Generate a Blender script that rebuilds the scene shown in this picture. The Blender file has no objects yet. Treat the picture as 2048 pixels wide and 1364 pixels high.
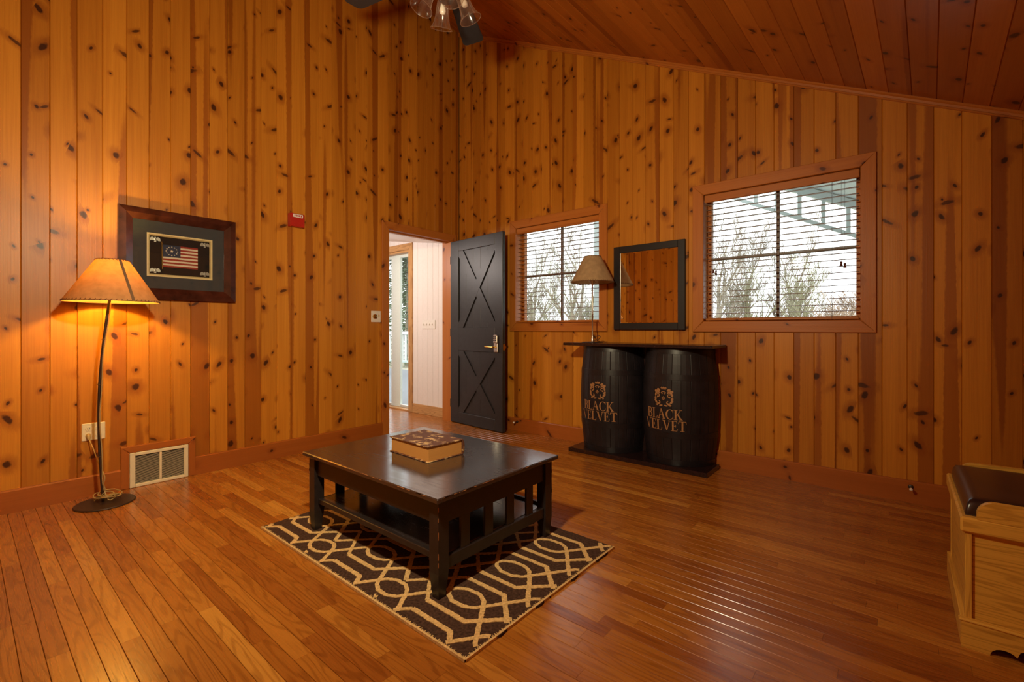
import bpy, math, random
from mathutils import Vector, Matrix
random.seed(7)
PI = math.pi
scene = bpy.context.scene
COL = scene.collection

# ------------------------------------------------------------------ camera, world, lights
cam_d = bpy.data.cameras.new('camera'); cam = bpy.data.objects.new('camera', cam_d); COL.objects.link(cam)
cam.location = (3.9804, -3.7868, 1.0714)
cam.rotation_euler = (PI/2, 0, 0.6969)
cam_d.sensor_width = 36.0; cam_d.lens = 927.9/2048*36; cam_d.shift_y = -(682-657.6)/2048
cam_d.clip_start = 0.05; cam_d.clip_end = 300
scene.camera = cam
vs = scene.view_settings
vs.view_transform = 'Standard'; vs.look = 'None'; vs.gamma = 1.0; vs.use_curve_mapping = False; vs.exposure = 0.0

world = bpy.data.worlds.new('overcast_sky'); scene.world = world; world.use_nodes = True
bg = world.node_tree.nodes['Background']; bg.inputs[0].default_value = (0.93, 0.97, 1.0, 1); bg.inputs[1].default_value = 3.2

def light(name, kind, loc, energy, color, **kw):
    d = bpy.data.lights.new(name, kind); o = bpy.data.objects.new(name, d); COL.objects.link(o)
    o.location = loc; d.energy = energy; d.color = color
    for k, v in kw.items(): setattr(d, k, v)
    return o
fl = light('photographer_flash', 'SPOT', (2.92, -3.27, 1.96), 168, (1.0, 0.85, 0.54), spot_size=math.radians(170), spot_blend=1.0, shadow_soft_size=0.06)
fl.rotation_euler = Vector((-1.0, 0.82, -0.3)).to_track_quat('-Z', 'Y').to_euler()
light('flash_spill', 'POINT', (2.92, -3.27, 1.96), 54, (1.0, 0.85, 0.54), shadow_soft_size=0.06)

# ------------------------------------------------------------------ node helpers
class NT:
    def __init__(s, name):
        s.mat = bpy.data.materials.new(name); s.mat.use_nodes = True
        s.t = s.mat.node_tree; s.b = s.t.nodes['Principled BSDF']; s.out = s.t.nodes['Material Output']
    def set(s, sock, val):
        if hasattr(val, 'is_linked'): s.t.links.new(val, sock)
        elif isinstance(val, (tuple, list)) and len(val) == 3 and sock.type == 'RGBA': sock.default_value = (*val, 1)
        else: sock.default_value = val
    def n(s, typ, ins=None, **props):
        nd = s.t.nodes.new('ShaderNode'+typ)
        for k, v in props.items(): setattr(nd, k, v)
        for k, v in (ins or {}).items(): s.set(nd.inputs[k], v)
        return nd
    def m(s, op, a, b=0.0, clamp=False):
        return s.n('Math', {0: a, 1: b}, operation=op, use_clamp=clamp).outputs[0]
    def comb(s, x, y, z=0.0): return s.n('CombineXYZ', {0: x, 1: y, 2: z}).outputs[0]
    def mix(s, f, a, b): return s.n('Mix', {0: f, 6: a, 7: b}, data_type='RGBA').outputs[2]
    def mul(s, a, b): return s.n('Mix', {0: 1.0, 6: a, 7: b}, data_type='RGBA', blend_type='MULTIPLY').outputs[2]
    def ss(s, v, a, b, lo=0.0, hi=1.0):
        return s.n('MapRange', {0: v, 1: a, 2: b, 3: lo, 4: hi}, interpolation_type='SMOOTHSTEP').outputs[0]
    def mr(s, v, a, b, lo, hi): return s.n('MapRange', {0: v, 1: a, 2: b, 3: lo, 4: hi}).outputs[0]
    def noise(s, vec, scale=1.0, detail=2.0, rough=0.5):
        return s.n('TexNoise', {'Vector': vec, 'Scale': scale, 'Detail': detail, 'Roughness': rough}).outputs[0]
    def uv(s):
        u = s.n('UVMap', uv_map='UVMap').outputs[0]; sp = s.n('SeparateXYZ', {0: u}); return sp.outputs[0], sp.outputs[1]
    def rnd(s): return s.n('ObjectInfo').outputs['Random']
    def bump(s, h, strength=0.3, dist=0.002):
        nd = s.n('Bump', {'Height': h, 'Strength': strength, 'Distance': dist}); s.t.links.new(nd.outputs[0], s.b.inputs['Normal'])
    def bsdf(s, **kw):
        for k, v in kw.items(): s.set(s.b.inputs[k.replace('_', ' ')], v)
        return s.mat

def plain(name, col, rough=0.5, metal=0.0, spec=0.5, var=0.06, scale=40.0, **kw):
    t = NT(name)
    co = t.n('TexCoord').outputs['Object']
    nz = t.noise(co, scale, 3.0)
    f = t.mr(nz, 0.3, 0.7, 1.0-var, 1.0+var)
    c = t.n('Mix', {0: 1.0, 6: (*col, 1), 7: t.n('CombineColor', {0: f, 1: f, 2: f}).outputs[0]}, data_type='RGBA', blend_type='MULTIPLY').outputs[2]
    t.bsdf(Base_Color=c, Roughness=rough, Metallic=metal)
    t.set(t.b.inputs['Specular IOR Level'], spec)
    for k, v in kw.items(): t.set(t.b.inputs[k.replace('_', ' ')], v)
    return t.mat

def pine(name, light_c, dark_c, heart_c, knot_c, knots=0.56, heart=0.572, rough=0.38, vlo=0.82, vhi=1.14, ku=0.12, kv=0.2):
    t = NT(name); u, v = t.uv(); r = t.rnd()
    wob = t.noise(t.comb(t.m('MULTIPLY', u, 45), t.m('MULTIPLY', v, 30), 0), 1.0, 2.0)
    def knotfield(cu, cv, prob, a0, a1, asp, seed):
        vu = t.m('ADD', t.m('DIVIDE', u, cu), seed); vv_ = t.m('ADD', t.m('DIVIDE', v, cv), seed*1.7)
        vor = t.n('TexVoronoi', {'Vector': t.comb(vu, vv_), 'Scale': 1.0}, voronoi_dimensions='2D')
        sc = t.n('SeparateColor', {0: vor.outputs['Color']}); ps = t.n('SeparateXYZ', {0: vor.outputs['Position']})
        ex = t.m('GREATER_THAN', sc.outputs[0], 1.0-prob)
        du = t.m('MULTIPLY', t.m('SUBTRACT', vu, ps.outputs[0]), cu); dv_ = t.m('MULTIPLY', t.m('SUBTRACT', vv_, ps.outputs[1]), cv)
        dv_ = t.m('ADD', dv_, t.m('MULTIPLY', du, t.mr(sc.outputs[2], 0, 1, -0.8, 0.8)))
        rad = t.mr(t.m('POWER', sc.outputs[1], 1.8), 0, 1, a0, a1)
        d = t.m('SQRT', t.m('ADD', t.m('POWER', t.m('ABSOLUTE', du), 2.0), t.m('POWER', t.m('DIVIDE', t.m('ABSOLUTE', dv_), asp), 2.0)))
        d = t.m('ADD', t.m('DIVIDE', d, rad), t.m('MULTIPLY', t.m('SUBTRACT', wob, 0.5), 0.8))
        return t.m('MULTIPLY', ex, t.ss(d, 1.05, 0.55)), t.m('MULTIPLY', ex, t.ss(d, 3.2, 0.9))
    k1, h1 = knotfield(0.115, 0.24, knots, 0.007, 0.024, 1.2, 0.0)
    k2, h2 = knotfield(0.15, 0.5, knots*0.7, 0.020, 0.046, 0.42, 5.3)
    k = t.m('MAXIMUM', k1, t.m('MULTIPLY', k2, 0.9)); halo = t.m('MAXIMUM', h1, t.m('MULTIPLY', h2, 0.8))
    gv = t.comb(t.m('MULTIPLY', t.m('ADD', u, t.m('MULTIPLY', halo, 0.012)), 150), t.m('ADD', t.m('MULTIPLY', v, 2.4), halo), t.m('MULTIPLY', r, 37))
    g = t.ss(t.noise(gv, 1.0, 4.0, 0.6), 0.32, 0.72)
    wv = t.comb(t.m('MULTIPLY', u, 22), t.m('MULTIPLY', v, 0.7), t.m('ADD', t.m('MULTIPLY', r, 11), 5))
    w = t.ss(t.noise(wv, 1.0, 1.0), 0.35, 0.7)
    hv = t.comb(t.m('ADD', t.m('MULTIPLY', u, 8), t.m('MULTIPLY', wob, 0.10)), t.m('MULTIPLY', v, 0.17), t.m('MULTIPLY', r, 53))
    h = t.m('MULTIPLY', t.ss(t.noise(hv, 1.0, 1.5), heart, heart+0.03), 0.7)
    c = t.mix(t.m('ADD', t.m('MULTIPLY', g, 0.40), t.m('MULTIPLY', w, 0.30)), (*light_c, 1), (*dark_c, 1))
    c = t.mix(h, c, (*heart_c, 1))
    c = t.mix(t.m('MULTIPLY', halo, 0.6), c, (*heart_c, 1))
    c = t.mix(t.m('MULTIPLY', k, 0.93), c, (*knot_c, 1))
    val = t.mr(r, 0, 1, vlo, vhi)
    c = t.mul(c, t.n('CombineColor', {0: val, 1: t.m('POWER', val, 1.25), 2: t.m('POWER', val, 1.6)}).outputs[0])
    t.bsdf(Base_Color=c, Roughness=rough); t.set(t.b.inputs['Specular IOR Level'], 0.35)
    t.bump(t.m('SUBTRACT', g, t.m('MULTIPLY', k, 0.8)), 0.12, 0.001)
    return t.mat

def oak(name, tones, rough=0.3, coat=0.0, gs=1.0, contrast=0.75, vv=1.0):
    t = NT(name); u, v = t.uv(); r = t.rnd()
    ramp = t.n('ValToRGB', {0: r}); cr = ramp.color_ramp
    while len(cr.elements) < len(tones): cr.elements.new(0.5)
    for i, (p, c) in enumerate(tones): cr.elements[i].position = p; cr.elements[i].color = (*c, 1)
    seed = t.m('MULTIPLY', r, 91)
    big = t.noise(t.comb(t.m('MULTIPLY', u, 14*gs), t.m('MULTIPLY', v, 1.6*vv), seed), 1.0, 1.5)
    ringc = t.m('SINE', t.m('ADD', t.m('MULTIPLY', big, 60), t.m('MULTIPLY', u, 120*gs)))
    ring = t.ss(ringc, 0.2, 1.0)
    fine = t.ss(t.noise(t.comb(t.m('MULTIPLY', u, 260*gs), t.m('MULTIPLY', v, 7*vv), seed), 1.0, 3.0, 0.6), 0.45, 0.75)
    gr = t.m('MULTIPLY', t.m('ADD', t.m('MULTIPLY', ring, 0.5), t.m('MULTIPLY', fine, 0.5)), contrast, True)
    tone = ramp.outputs[0]
    c = t.mix(gr, tone, t.mul(tone, (0.42, 0.30, 0.22, 1)))
    t.bsdf(Base_Color=c, Roughness=t.mr(fine, 0, 1, rough, rough+0.1))
    t.set(t.b.inputs['Coat Weight'], coat); t.set(t.b.inputs['Coat Roughness'], 0.18)
    t.set(t.b.inputs['Specular IOR Level'], 0.4)
    t.bump(t.m('MULTIPLY', fine, -1.0), 0.08, 0.001)
    return t.mat

M = {}
M['pine_wall'] = pine('knotty_pine_wall', (0.56, 0.215, 0.020), (0.41, 0.130, 0.010), (0.25, 0.058, 0.005), (0.040, 0.009, 0.003))
M['pine_ceil'] = pine('knotty_pine_ceiling', (0.44, 0.135, 0.017), (0.34, 0.088, 0.010), (0.25, 0.052, 0.007), (0.05, 0.012, 0.005), knots=0.42, heart=0.62)
M['pine_trim'] = pine('pine_trim', (0.48, 0.160, 0.026), (0.39, 0.115, 0.017), (0.28, 0.07, 0.014), (0.08, 0.018, 0.007), knots=0.30, heart=0.75, ku=0.09, kv=0.18, vlo=0.95, vhi=1.05)
M['base_trim'] = pine('pine_baseboard', (0.38, 0.105, 0.016), (0.31, 0.080, 0.011), (0.22, 0.05, 0.008), (0.05, 0.012, 0.004), knots=0.30, heart=0.75, vlo=0.95, vhi=1.05)
M['oak_floor'] = oak('oak_strip_floor', [(0.0, (0.30, 0.086, 0.012)), (0.25, (0.37, 0.122, 0.016)), (0.6, (0.41, 0.142, 0.019)), (0.85, (0.46, 0.172, 0.025)), (1.0, (0.58, 0.255, 0.042))], rough=0.24, coat=0.35)
M['oak_hall'] = oak('oak_hall_trim', [(0.0, (0.50, 0.27, 0.10)), (1.0, (0.56, 0.31, 0.12))], rough=0.35)
M['oak_bench'] = oak('golden_oak', [(0.0, (0.76, 0.44, 0.070)), (1.0, (0.80, 0.47, 0.08))], rough=0.33, gs=1.3, contrast=0.7, vv=0.8)
M['floor_base'] = plain('subfloor', (0.05, 0.02, 0.008), 0.8)
M['wall_core'] = plain('wall_core', (0.10, 0.035, 0.010), 0.8)
M['black_door'] = plain('charcoal_painted_wood', (0.017, 0.016, 0.017), 0.42, var=0.18, scale=25)
M['black_wood'] = plain('black_painted_furniture', (0.018, 0.012, 0.011), 0.36, var=0.2, scale=30)
def mk_tabletop():
    t = NT('brushed_black_table_top'); u, v = t.uv()
    st = t.noise(t.comb(t.m('MULTIPLY', u, 70), t.m('MULTIPLY', v, 5)), 1.0, 4.0, 0.65); bl_ = t.noise(t.comb(t.m('MULTIPLY', u, 6), t.m('MULTIPLY', v, 5)), 1.0, 2.0)
    t.bsdf(Base_Color=t.mix(st, (0.014, 0.010, 0.010, 1), (0.030, 0.021, 0.019, 1)), Roughness=t.m('ADD', t.mr(st, 0.3, 0.7, 0.15, 0.27), t.mr(bl_, 0.35, 0.65, -0.03, 0.06)))
    t.set(t.b.inputs['Specular IOR Level'], 0.9); t.set(t.b.inputs['Coat Weight'], 0.6); t.set(t.b.inputs['Coat Roughness'], 0.14); t.bump(st, 0.12, 0.001); return t.mat
M['table_top'] = mk_tabletop()
M['worn_edge'] = plain('worn_wood_edge', (0.30, 0.11, 0.035), 0.6, var=0.4, scale=60)
M['barrel'] = plain('black_stained_staves', (0.013, 0.0105, 0.014), 0.44, var=0.3, scale=14, spec=0.4)
M['hoop'] = plain('black_painted_hoop', (0.012, 0.010, 0.013), 0.38, var=0.15, spec=0.4)
M['gold'] = plain('gold_paint', (0.36, 0.175, 0.07), 0.5, var=0.18, scale=120)
M['bar_top'] = plain('dark_espresso_wood', (0.022, 0.010, 0.010), 0.22, var=0.2)
M['mirror'] = plain('mirror_glass', (0.93, 0.92, 0.90), 0.01, metal=1.0, var=0.0)
M['mirror_frame'] = plain('black_mirror_frame', (0.007, 0.005, 0.006), 0.45)
M['dark_mahogany'] = plain('dark_mahogany_frame', (0.055, 0.014, 0.008), 0.22, var=0.5, scale=12)
M['mat_board'] = plain('charcoal_mat_board', (0.045, 0.05, 0.055), 0.8)
M['gold_fillet'] = plain('cream_gold_fillet', (0.62, 0.50, 0.24), 0.45)
M['black_velvet_back'] = plain('black_backing_board', (0.008, 0.006, 0.005), 0.9)
M['flag_red'] = plain('flag_red_cloth', (0.33, 0.04, 0.025), 0.9)
M['flag_white'] = plain('flag_white_cloth', (0.75, 0.66, 0.50), 0.9)
M['flag_blue'] = plain('flag_blue_cloth', (0.03, 0.045, 0.085), 0.9)
M['pewter'] = plain('pewter', (0.42, 0.39, 0.33), 0.4, metal=0.8)
M['red_plastic'] = plain('red_alarm_plastic', (0.42, 0.018, 0.010), 0.35)
M['clear_strobe'] = plain('white_strobe_lens', (0.8, 0.78, 0.75), 0.15)
M['cream_plastic'] = plain('cream_plastic', (0.76, 0.66, 0.46), 0.4, var=0.03)
M['white_plastic'] = plain('white_plastic', (0.80, 0.76, 0.70), 0.4, var=0.03)
M['vent_metal'] = plain('cream_enamel', (0.74, 0.65, 0.45), 0.42, var=0.03)
M['dark_hole'] = plain('dark_void', (0.006, 0.004, 0.003), 0.9)
M['brass'] = plain('brass', (0.62, 0.38, 0.10), 0.25, metal=1.0, var=0.05)
M['nickel'] = plain('brushed_nickel', (0.62, 0.58, 0.52), 0.3, metal=1.0, var=0.05)
M['iron'] = plain('dark_iron', (0.028, 0.014, 0.010), 0.45, var=0.25)
M['cord'] = plain('tan_lamp_cord', (0.42, 0.27, 0.10), 0.5)
M['stitch'] = plain('dark_lacing', (0.12, 0.045, 0.015), 0.7)
M['seam'] = plain('tan_seam_strip', (0.20, 0.11, 0.05), 0.8)
M['fan_black'] = plain('black_fan_blade', (0.020, 0.020, 0.022), 0.45, var=0.1)
M['leather'] = plain('dark_brown_leather', (0.024, 0.014, 0.017), 0.27, var=0.5, scale=8, spec=0.7)
M['hall_white'] = plain('white_painted_boards', (0.80, 0.74, 0.70), 0.5, var=0.02)
M['mint_white'] = plain('pale_mint_paint', (0.46, 0.54, 0.51), 0.6, var=0.04)
M['mint_door'] = plain('pale_mint_door_paint', (0.68, 0.78, 0.74), 0.5, var=0.03)
M['white_paint'] = plain('white_porch_paint', (0.6, 0.62, 0.6), 0.6, var=0.03)
M['deck'] = plain('grey_porch_deck', (0.16, 0.165, 0.175), 0.7, var=0.2)
M['bark'] = plain('grey_brown_bark', (0.24, 0.205, 0.155), 0.9, var=0.35, scale=3)
M['bark_olive'] = plain('olive_bark', (0.26, 0.25, 0.16), 0.9, var=0.35, scale=3)
M['bark_russet'] = plain('russet_brush_bark', (0.32, 0.23, 0.16), 0.9, var=0.35, scale=3)
M['needles'] = plain('spruce_needles', (0.11, 0.15, 0.08), 0.8, var=0.4, scale=2)
M['meadow'] = plain('pale_dry_grass', (0.52, 0.48, 0.36), 0.95, var=0.3, scale=0.8)
M['book_pages'] = None
M['rug_brown'] = plain('brown_tufted_pile', (0.060, 0.030, 0.020), 0.95, var=0.45, scale=90, spec=0.1)
M['rug_cream'] = plain('cream_tufted_pile', (0.60, 0.38, 0.16), 0.95, var=0.25, scale=120, spec=0.1)
M['tassel'] = plain('dark_wood_tassel', (0.10, 0.02, 0.008), 0.4)
M['sash'] = pine('backlit_sash', (0.16, 0.085, 0.045), (0.13, 0.065, 0.032), (0.1, 0.05, 0.02), (0.05, 0.02, 0.01), knots=0.0, heart=0.95)  # darker than the trim: backlit shade of the window bars put into the colour
M['slat'] = pine('blind_slat_wood', (0.17, 0.085, 0.045), (0.14, 0.065, 0.032), (0.12, 0.05, 0.02), (0.2, 0.05, 0.02), knots=0.0, heart=0.95)
M['shade_in'] = None

def mk_pages():
    t = NT('aged_page_edges'); u, v = t.uv()
    nz = t.noise(t.comb(t.m('MULTIPLY', u, 6), t.m('MULTIPLY', v, 900)), 1.0, 2.0)
    t.bsdf(Base_Color=t.mix(nz, (0.55, 0.26, 0.06, 1), (0.36, 0.145, 0.03, 1)), Roughness=0.8); return t.mat
M['book_pages'] = mk_pages()
def mk_cover():
    t = NT('worn_printed_cover'); co = t.n('TexCoord').outputs['Object']
    a = t.noise(co, 34.0, 5.0, 0.65); b = t.noise(co, 11.0, 2.0)
    f = t.m('MULTIPLY', t.ss(a, 0.5, 0.58), t.ss(b, 0.38, 0.55))
    t.bsdf(Base_Color=t.mix(f, (0.10, 0.035, 0.018, 1), (0.52, 0.33, 0.15, 1)), Roughness=0.6); return t.mat
M['book_cover'] = mk_cover()
def mk_shade(name, dif, tr, w):
    t = NT(name); nt = t.t
    co = t.n('TexCoord').outputs['Object']; nz = t.noise(co, 26.0, 4.0)
    f = t.mr(nz, 0.3, 0.7, 0.85, 1.1)
    fc = t.n('CombineColor', {0: f, 1: f, 2: f}).outputs[0]
    d = t.n('BsdfDiffuse', {0: t.mul((*dif, 1), fc)}); tl = t.n('BsdfTranslucent', {0: t.mul((*tr, 1), fc)})
    mx = t.n('MixShader', {0: w, 1: d.outputs[0], 2: tl.outputs[0]}); nt.links.new(mx.outputs[0], t.out.inputs[0]); return t.mat
M['shade'] = mk_shade('parchment_shade', (0.46, 0.26, 0.11), (0.80, 0.24, 0.03), 0.038)
M['shade_dull'] = mk_shade('tan_parchment_shade', (0.52, 0.36, 0.20), (0.5, 0.3, 0.12), 0.3)
def mk_glass(name, tint=(1, 1, 1), gl=0.06, rough=0.02):
    t = NT(name); nt = t.t
    fr = t.n('LayerWeight', {0: 0.25}); tr = t.n('BsdfTransparent', {0: (*tint, 1)}); g = t.n('BsdfGlossy', {'Roughness': rough})
    f = t.m('ADD', t.m('MULTIPLY', t.m('POWER', fr.outputs['Facing'], 3.0), 0.6), gl, True)
    mx = t.n('MixShader', {0: f, 1: tr.outputs[0], 2: g.outputs[0]}); nt.links.new(mx.outputs[0], t.out.inputs[0]); return t.mat
M['pane'] = mk_glass('window_glass', (0.98, 0.99, 0.98), 0.02)
M['pic_glass'] = mk_glass('picture_glass', (0.95, 0.96, 0.96), 0.045)
def mk_fan_glass():
    t = NT('ribbed_clear_glass'); nt = t.t
    fr = t.n('LayerWeight', {0: 0.35}); tr = t.n('BsdfTransparent', {0: (0.93, 0.88, 0.83, 1)}); gl = t.n('BsdfGlossy', {'Roughness': 0.14}); df = t.n('BsdfTranslucent', {0: (0.9, 0.8, 0.72, 1)})
    f = t.m('ADD', t.m('MULTIPLY', t.m('POWER', fr.outputs['Facing'], 1.6), 0.75), 0.26, True)
    a = t.n('MixShader', {0: 0.55, 1: gl.outputs[0], 2: df.outputs[0]})
    mx = t.n('MixShader', {0: f, 1: tr.outputs[0], 2: a.outputs[0]}); nt.links.new(mx.outputs[0], t.out.inputs[0]); return t.mat
M['fan_glass'] = mk_fan_glass()

# ------------------------------------------------------------------ mesh helpers
def mesh_obj(name, V, Fs, mat, parent=None, uv=None, smooth=False):
    me = bpy.data.meshes.new(name); me.from_pydata([tuple(v) for v in V], [], Fs)
    me.materials.append(mat)
    if uv is not None:
        l = me.uv_layers.new(name='UVMap')
        for i, lp in enumerate(me.loops): l.data[i].uv = uv[i]
    if smooth:
        me.polygons.foreach_set('use_smooth', [True]*len(me.polygons))
    me.update()
    o = bpy.data.objects.new(name, me); COL.objects.link(o)
    if parent: o.parent = parent
    return o
def share(o, parent, loc=None, rot=None):
    c = o.copy(); COL.objects.link(c); c.parent = parent
    if loc is not None: c.location = loc
    if rot is not None: c.rotation_euler = rot
    return c
def empty(name, loc=(0, 0, 0), rz=0.0):
    o = bpy.data.objects.new(name, None); COL.objects.link(o); o.location = loc; o.rotation_euler = (0, 0, rz); o.empty_display_size = 0.1
    return o
def tag(o, label=None, cat=None, group=None, kind=None):
    if label: o['label'] = label
    if cat: o['category'] = cat
    if group: o['group'] = group
    if kind: o['kind'] = kind
    return o

class MB:
    """collects shapes into one mesh, with uv in metres (v along the grain)"""
    def __init__(s): s.V = []; s.F = []; s.U = []; s.off = (random.uniform(0, 90), random.uniform(0, 90))
    def poly(s, pts, uvs=None):
        i = len(s.V); s.V += [Vector(p) for p in pts]; s.F.append(list(range(i, i+len(pts))))
        uvs = uvs or [(p[0], p[1]) for p in pts]
        s.U += [(a+s.off[0], b+s.off[1]) for a, b in uvs]
        return s
    def box(s, x0, x1, y0, y1, z0, z1, ch=0.0, grain=None):
        lo = (x0, y0, z0); hi = (x1, y1, z1); d = [hi[i]-lo[i] for i in range(3)]
        g = d.index(max(d)) if grain is None else grain
        def P(ix, iy, iz): return (hi[0] if ix else lo[0], hi[1] if iy else lo[1], hi[2] if iz else lo[2])
        if ch <= 0:
            fs = [[(0,0,0),(0,0,1),(0,1,1),(0,1,0)], [(1,0,0),(1,1,0),(1,1,1),(1,0,1)], [(0,0,0),(1,0,0),(1,0,1),(0,0,1)],
                  [(0,1,0),(0,1,1),(1,1,1),(1,1,0)], [(0,0,0),(0,1,0),(1,1,0),(1,0,0)], [(0,0,1),(1,0,1),(1,1,1),(0,1,1)]]
            for k, f in enumerate(fs):
                pts = [P(*c) for c in f]; ax = k//2; s.poly(pts, s._uv(pts, ax, g))
            return s
        c = min(ch, min(d)*0.45)
        # chamfered box: 24 verts
        def Q(sg, ax):  # corner sg (tuple 0/1), inset on the two axes other than ax
            p = []
            for i in range(3):
                b = hi[i] if sg[i] else lo[i]
                if i != ax: b += -c if sg[i] else c
                p.append(b)
            return tuple(p)
        for ax in range(3):
            o1, o2 = [i for i in range(3) if i != ax]
            for sd in (0, 1):
                cs = []
                for a, b in ((0,0),(1,0),(1,1),(0,1)):
                    sg = [0,0,0]; sg[ax] = sd; sg[o1] = a; sg[o2] = b; cs.append(tuple(sg))
                pts = [Q(q, ax) for q in cs]
                nrm = (Vector(pts[1])-Vector(pts[0])).cross(Vector(pts[2])-Vector(pts[1]))
                if (nrm[ax] > 0) != bool(sd): pts.reverse()
                s.poly(pts, s._uv(pts, ax, g))
        ctr = Vector([(lo[i]+hi[i])/2 for i in range(3)])
        def add(pts):
            n = (Vector(pts[1])-Vector(pts[0])).cross(Vector(pts[2])-Vector(pts[1])); m_ = sum((Vector(p) for p in pts), Vector())/len(pts)
            if n.dot(m_-ctr) < 0: pts.reverse()
            s.poly(pts, s._uv(pts, max(range(3), key=lambda i: abs(n[i])), g))
        for ax in range(3):
            o1, o2 = [i for i in range(3) if i != ax]
            for a in (0, 1):
                for b in (0, 1):
                    q0 = [0,0,0]; q0[o1] = a; q0[o2] = b; q1 = list(q0); q1[ax] = 1
                    add([Q(tuple(q0), o1), Q(tuple(q1), o1), Q(tuple(q1), o2), Q(tuple(q0), o2)])
        for a in (0,1):
            for b in (0,1):
                for e in (0,1): add([Q((a,b,e), 0), Q((a,b,e), 1), Q((a,b,e), 2)])
        return s
    def _uv(s, pts, ax, g):
        if ax == g:
            a, b = [i for i in range(3) if i != g]
            return [(p[a], p[b]) for p in pts]
        o = [i for i in range(3) if i not in (ax, g)][0]
        return [(p[o], p[g]) for p in pts]
    def prism(s, prof, f0, f1):
        """prof: list of 2d points (ccw seen from the end f1), f0/f1 map a 2d point to 3d"""
        n = len(prof); A = [Vector(f0(p)) for p in prof]; B = [Vector(f1(p)) for p in prof]
        acc = 0.0
        for i in range(n):
            j = (i+1) % n; L = (Vector(prof[j])-Vector(prof[i])).length
            l0 = (B[i]-A[i]).length; l1 = (B[j]-A[j]).length
            s.poly([A[i], A[j], B[j], B[i]], [(acc, 0), (acc+L, 0), (acc+L, l1), (acc, l0)]); acc += L
        s.poly(list(reversed(A)), [tuple(p) for p in reversed(prof)]); s.poly(B, [tuple(p) for p in prof])
        return s
    def tube(s, pts, r, n=8, cap=True, closed=False):
        pts = [Vector(p) for p in pts]; N = len(pts); rr = r if isinstance(r, (list, tuple)) else [r]*N
        rings = []; ref = Vector((0, 0, 1)); acc = 0
        prevu = None
        for i, p in enumerate(pts):
            if closed: tg = pts[(i+1) % N]-pts[i-1]
            else: tg = pts[min(i+1, N-1)]-pts[max(i-1, 0)]
            tg.normalize()
            if prevu is None:
                a = ref if abs(tg.dot(ref)) < 0.9 else Vector((1, 0, 0)); u = tg.cross(a).normalized()
            else: u = (prevu-tg*prevu.dot(tg)).normalized()
            prevu = u; w = tg.cross(u)
            if i: acc += (p-pts[i-1]).length
            rings.append(([p+(u*math.cos(2*PI*k/n)+w*math.sin(2*PI*k/n))*rr[i] for k in range(n)], acc))
        b = len(s.V)
        for R, a in rings: s.V += R
        R_ = N if closed else N-1
        for i in range(R_):
            i2 = (i+1) % N
            for k in range(n):
                k2 = (k+1) % n
                s.F.append([b+i*n+k, b+i*n+k2, b+i2*n+k2, b+i2*n+k])
                c = 2*PI*rr[i]/n
                s.U += [(s.off[0]+k*c, s.off[1]+rings[i][1]), (s.off[0]+(k+1)*c, s.off[1]+rings[i][1]), (s.off[0]+(k+1)*c, s.off[1]+rings[i2][1]), (s.off[0]+k*c, s.off[1]+rings[i2][1])]
        if cap and not closed:
            s.F.append([b+k for k in reversed(range(n))]); s.F.append([b+(N-1)*n+k for k in range(n)]); s.U += [s.off]*(2*n)
        return s
    def lathe(s, prof, c=(0, 0, 0), n=32, a0=0.0, a1=2*PI, xf=None):
        """prof: (r, z) list, bottom to top on the outside"""
        full = abs(a1-a0-2*PI) < 1e-6; m = n if full else n+1; b = len(s.V)
        for r, z in prof:
            for k in range(m):
                a = a0+(a1-a0)*k/n; p = Vector((c[0]+r*math.cos(a), c[1]+r*math.sin(a), c[2]+z)); s.V.append(xf @ p if xf else p)
        for i in range(len(prof)-1):
            for k in range(n):
                k2 = (k+1) % m
                s.F.append([b+i*m+k, b+i*m+k2, b+(i+1)*m+k2, b+(i+1)*m+k]); ra = prof[i][0]
                da = (a1-a0)/n
                s.U += [(s.off[0]+k*da*ra, s.off[1]+prof[i][1]), (s.off[0]+(k+1)*da*ra, s.off[1]+prof[i][1]), (s.off[0]+(k+1)*da*ra, s.off[1]+prof[i+1][1]), (s.off[0]+k*da*ra, s.off[1]+prof[i+1][1])]
        return s
    def build(s, name, mat, parent=None, smooth=False): return mesh_obj(name, s.V, s.F, mat, parent, s.U, smooth)

def auto_smooth(o, deg=40):
    me = o.data; me.polygons.foreach_set('use_smooth', [True]*len(me.polygons))
    try: me.set_sharp_from_angle(angle=math.radians(deg))
    except Exception: pass
    return o

# ------------------------------------------------------------------ room dimensions
RX, RY = 4.62, -4.37           # room: x 0..RX, y RY..0
def zc(x): return 4.545-0.5055*x
PITCH = 0.1222

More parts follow.
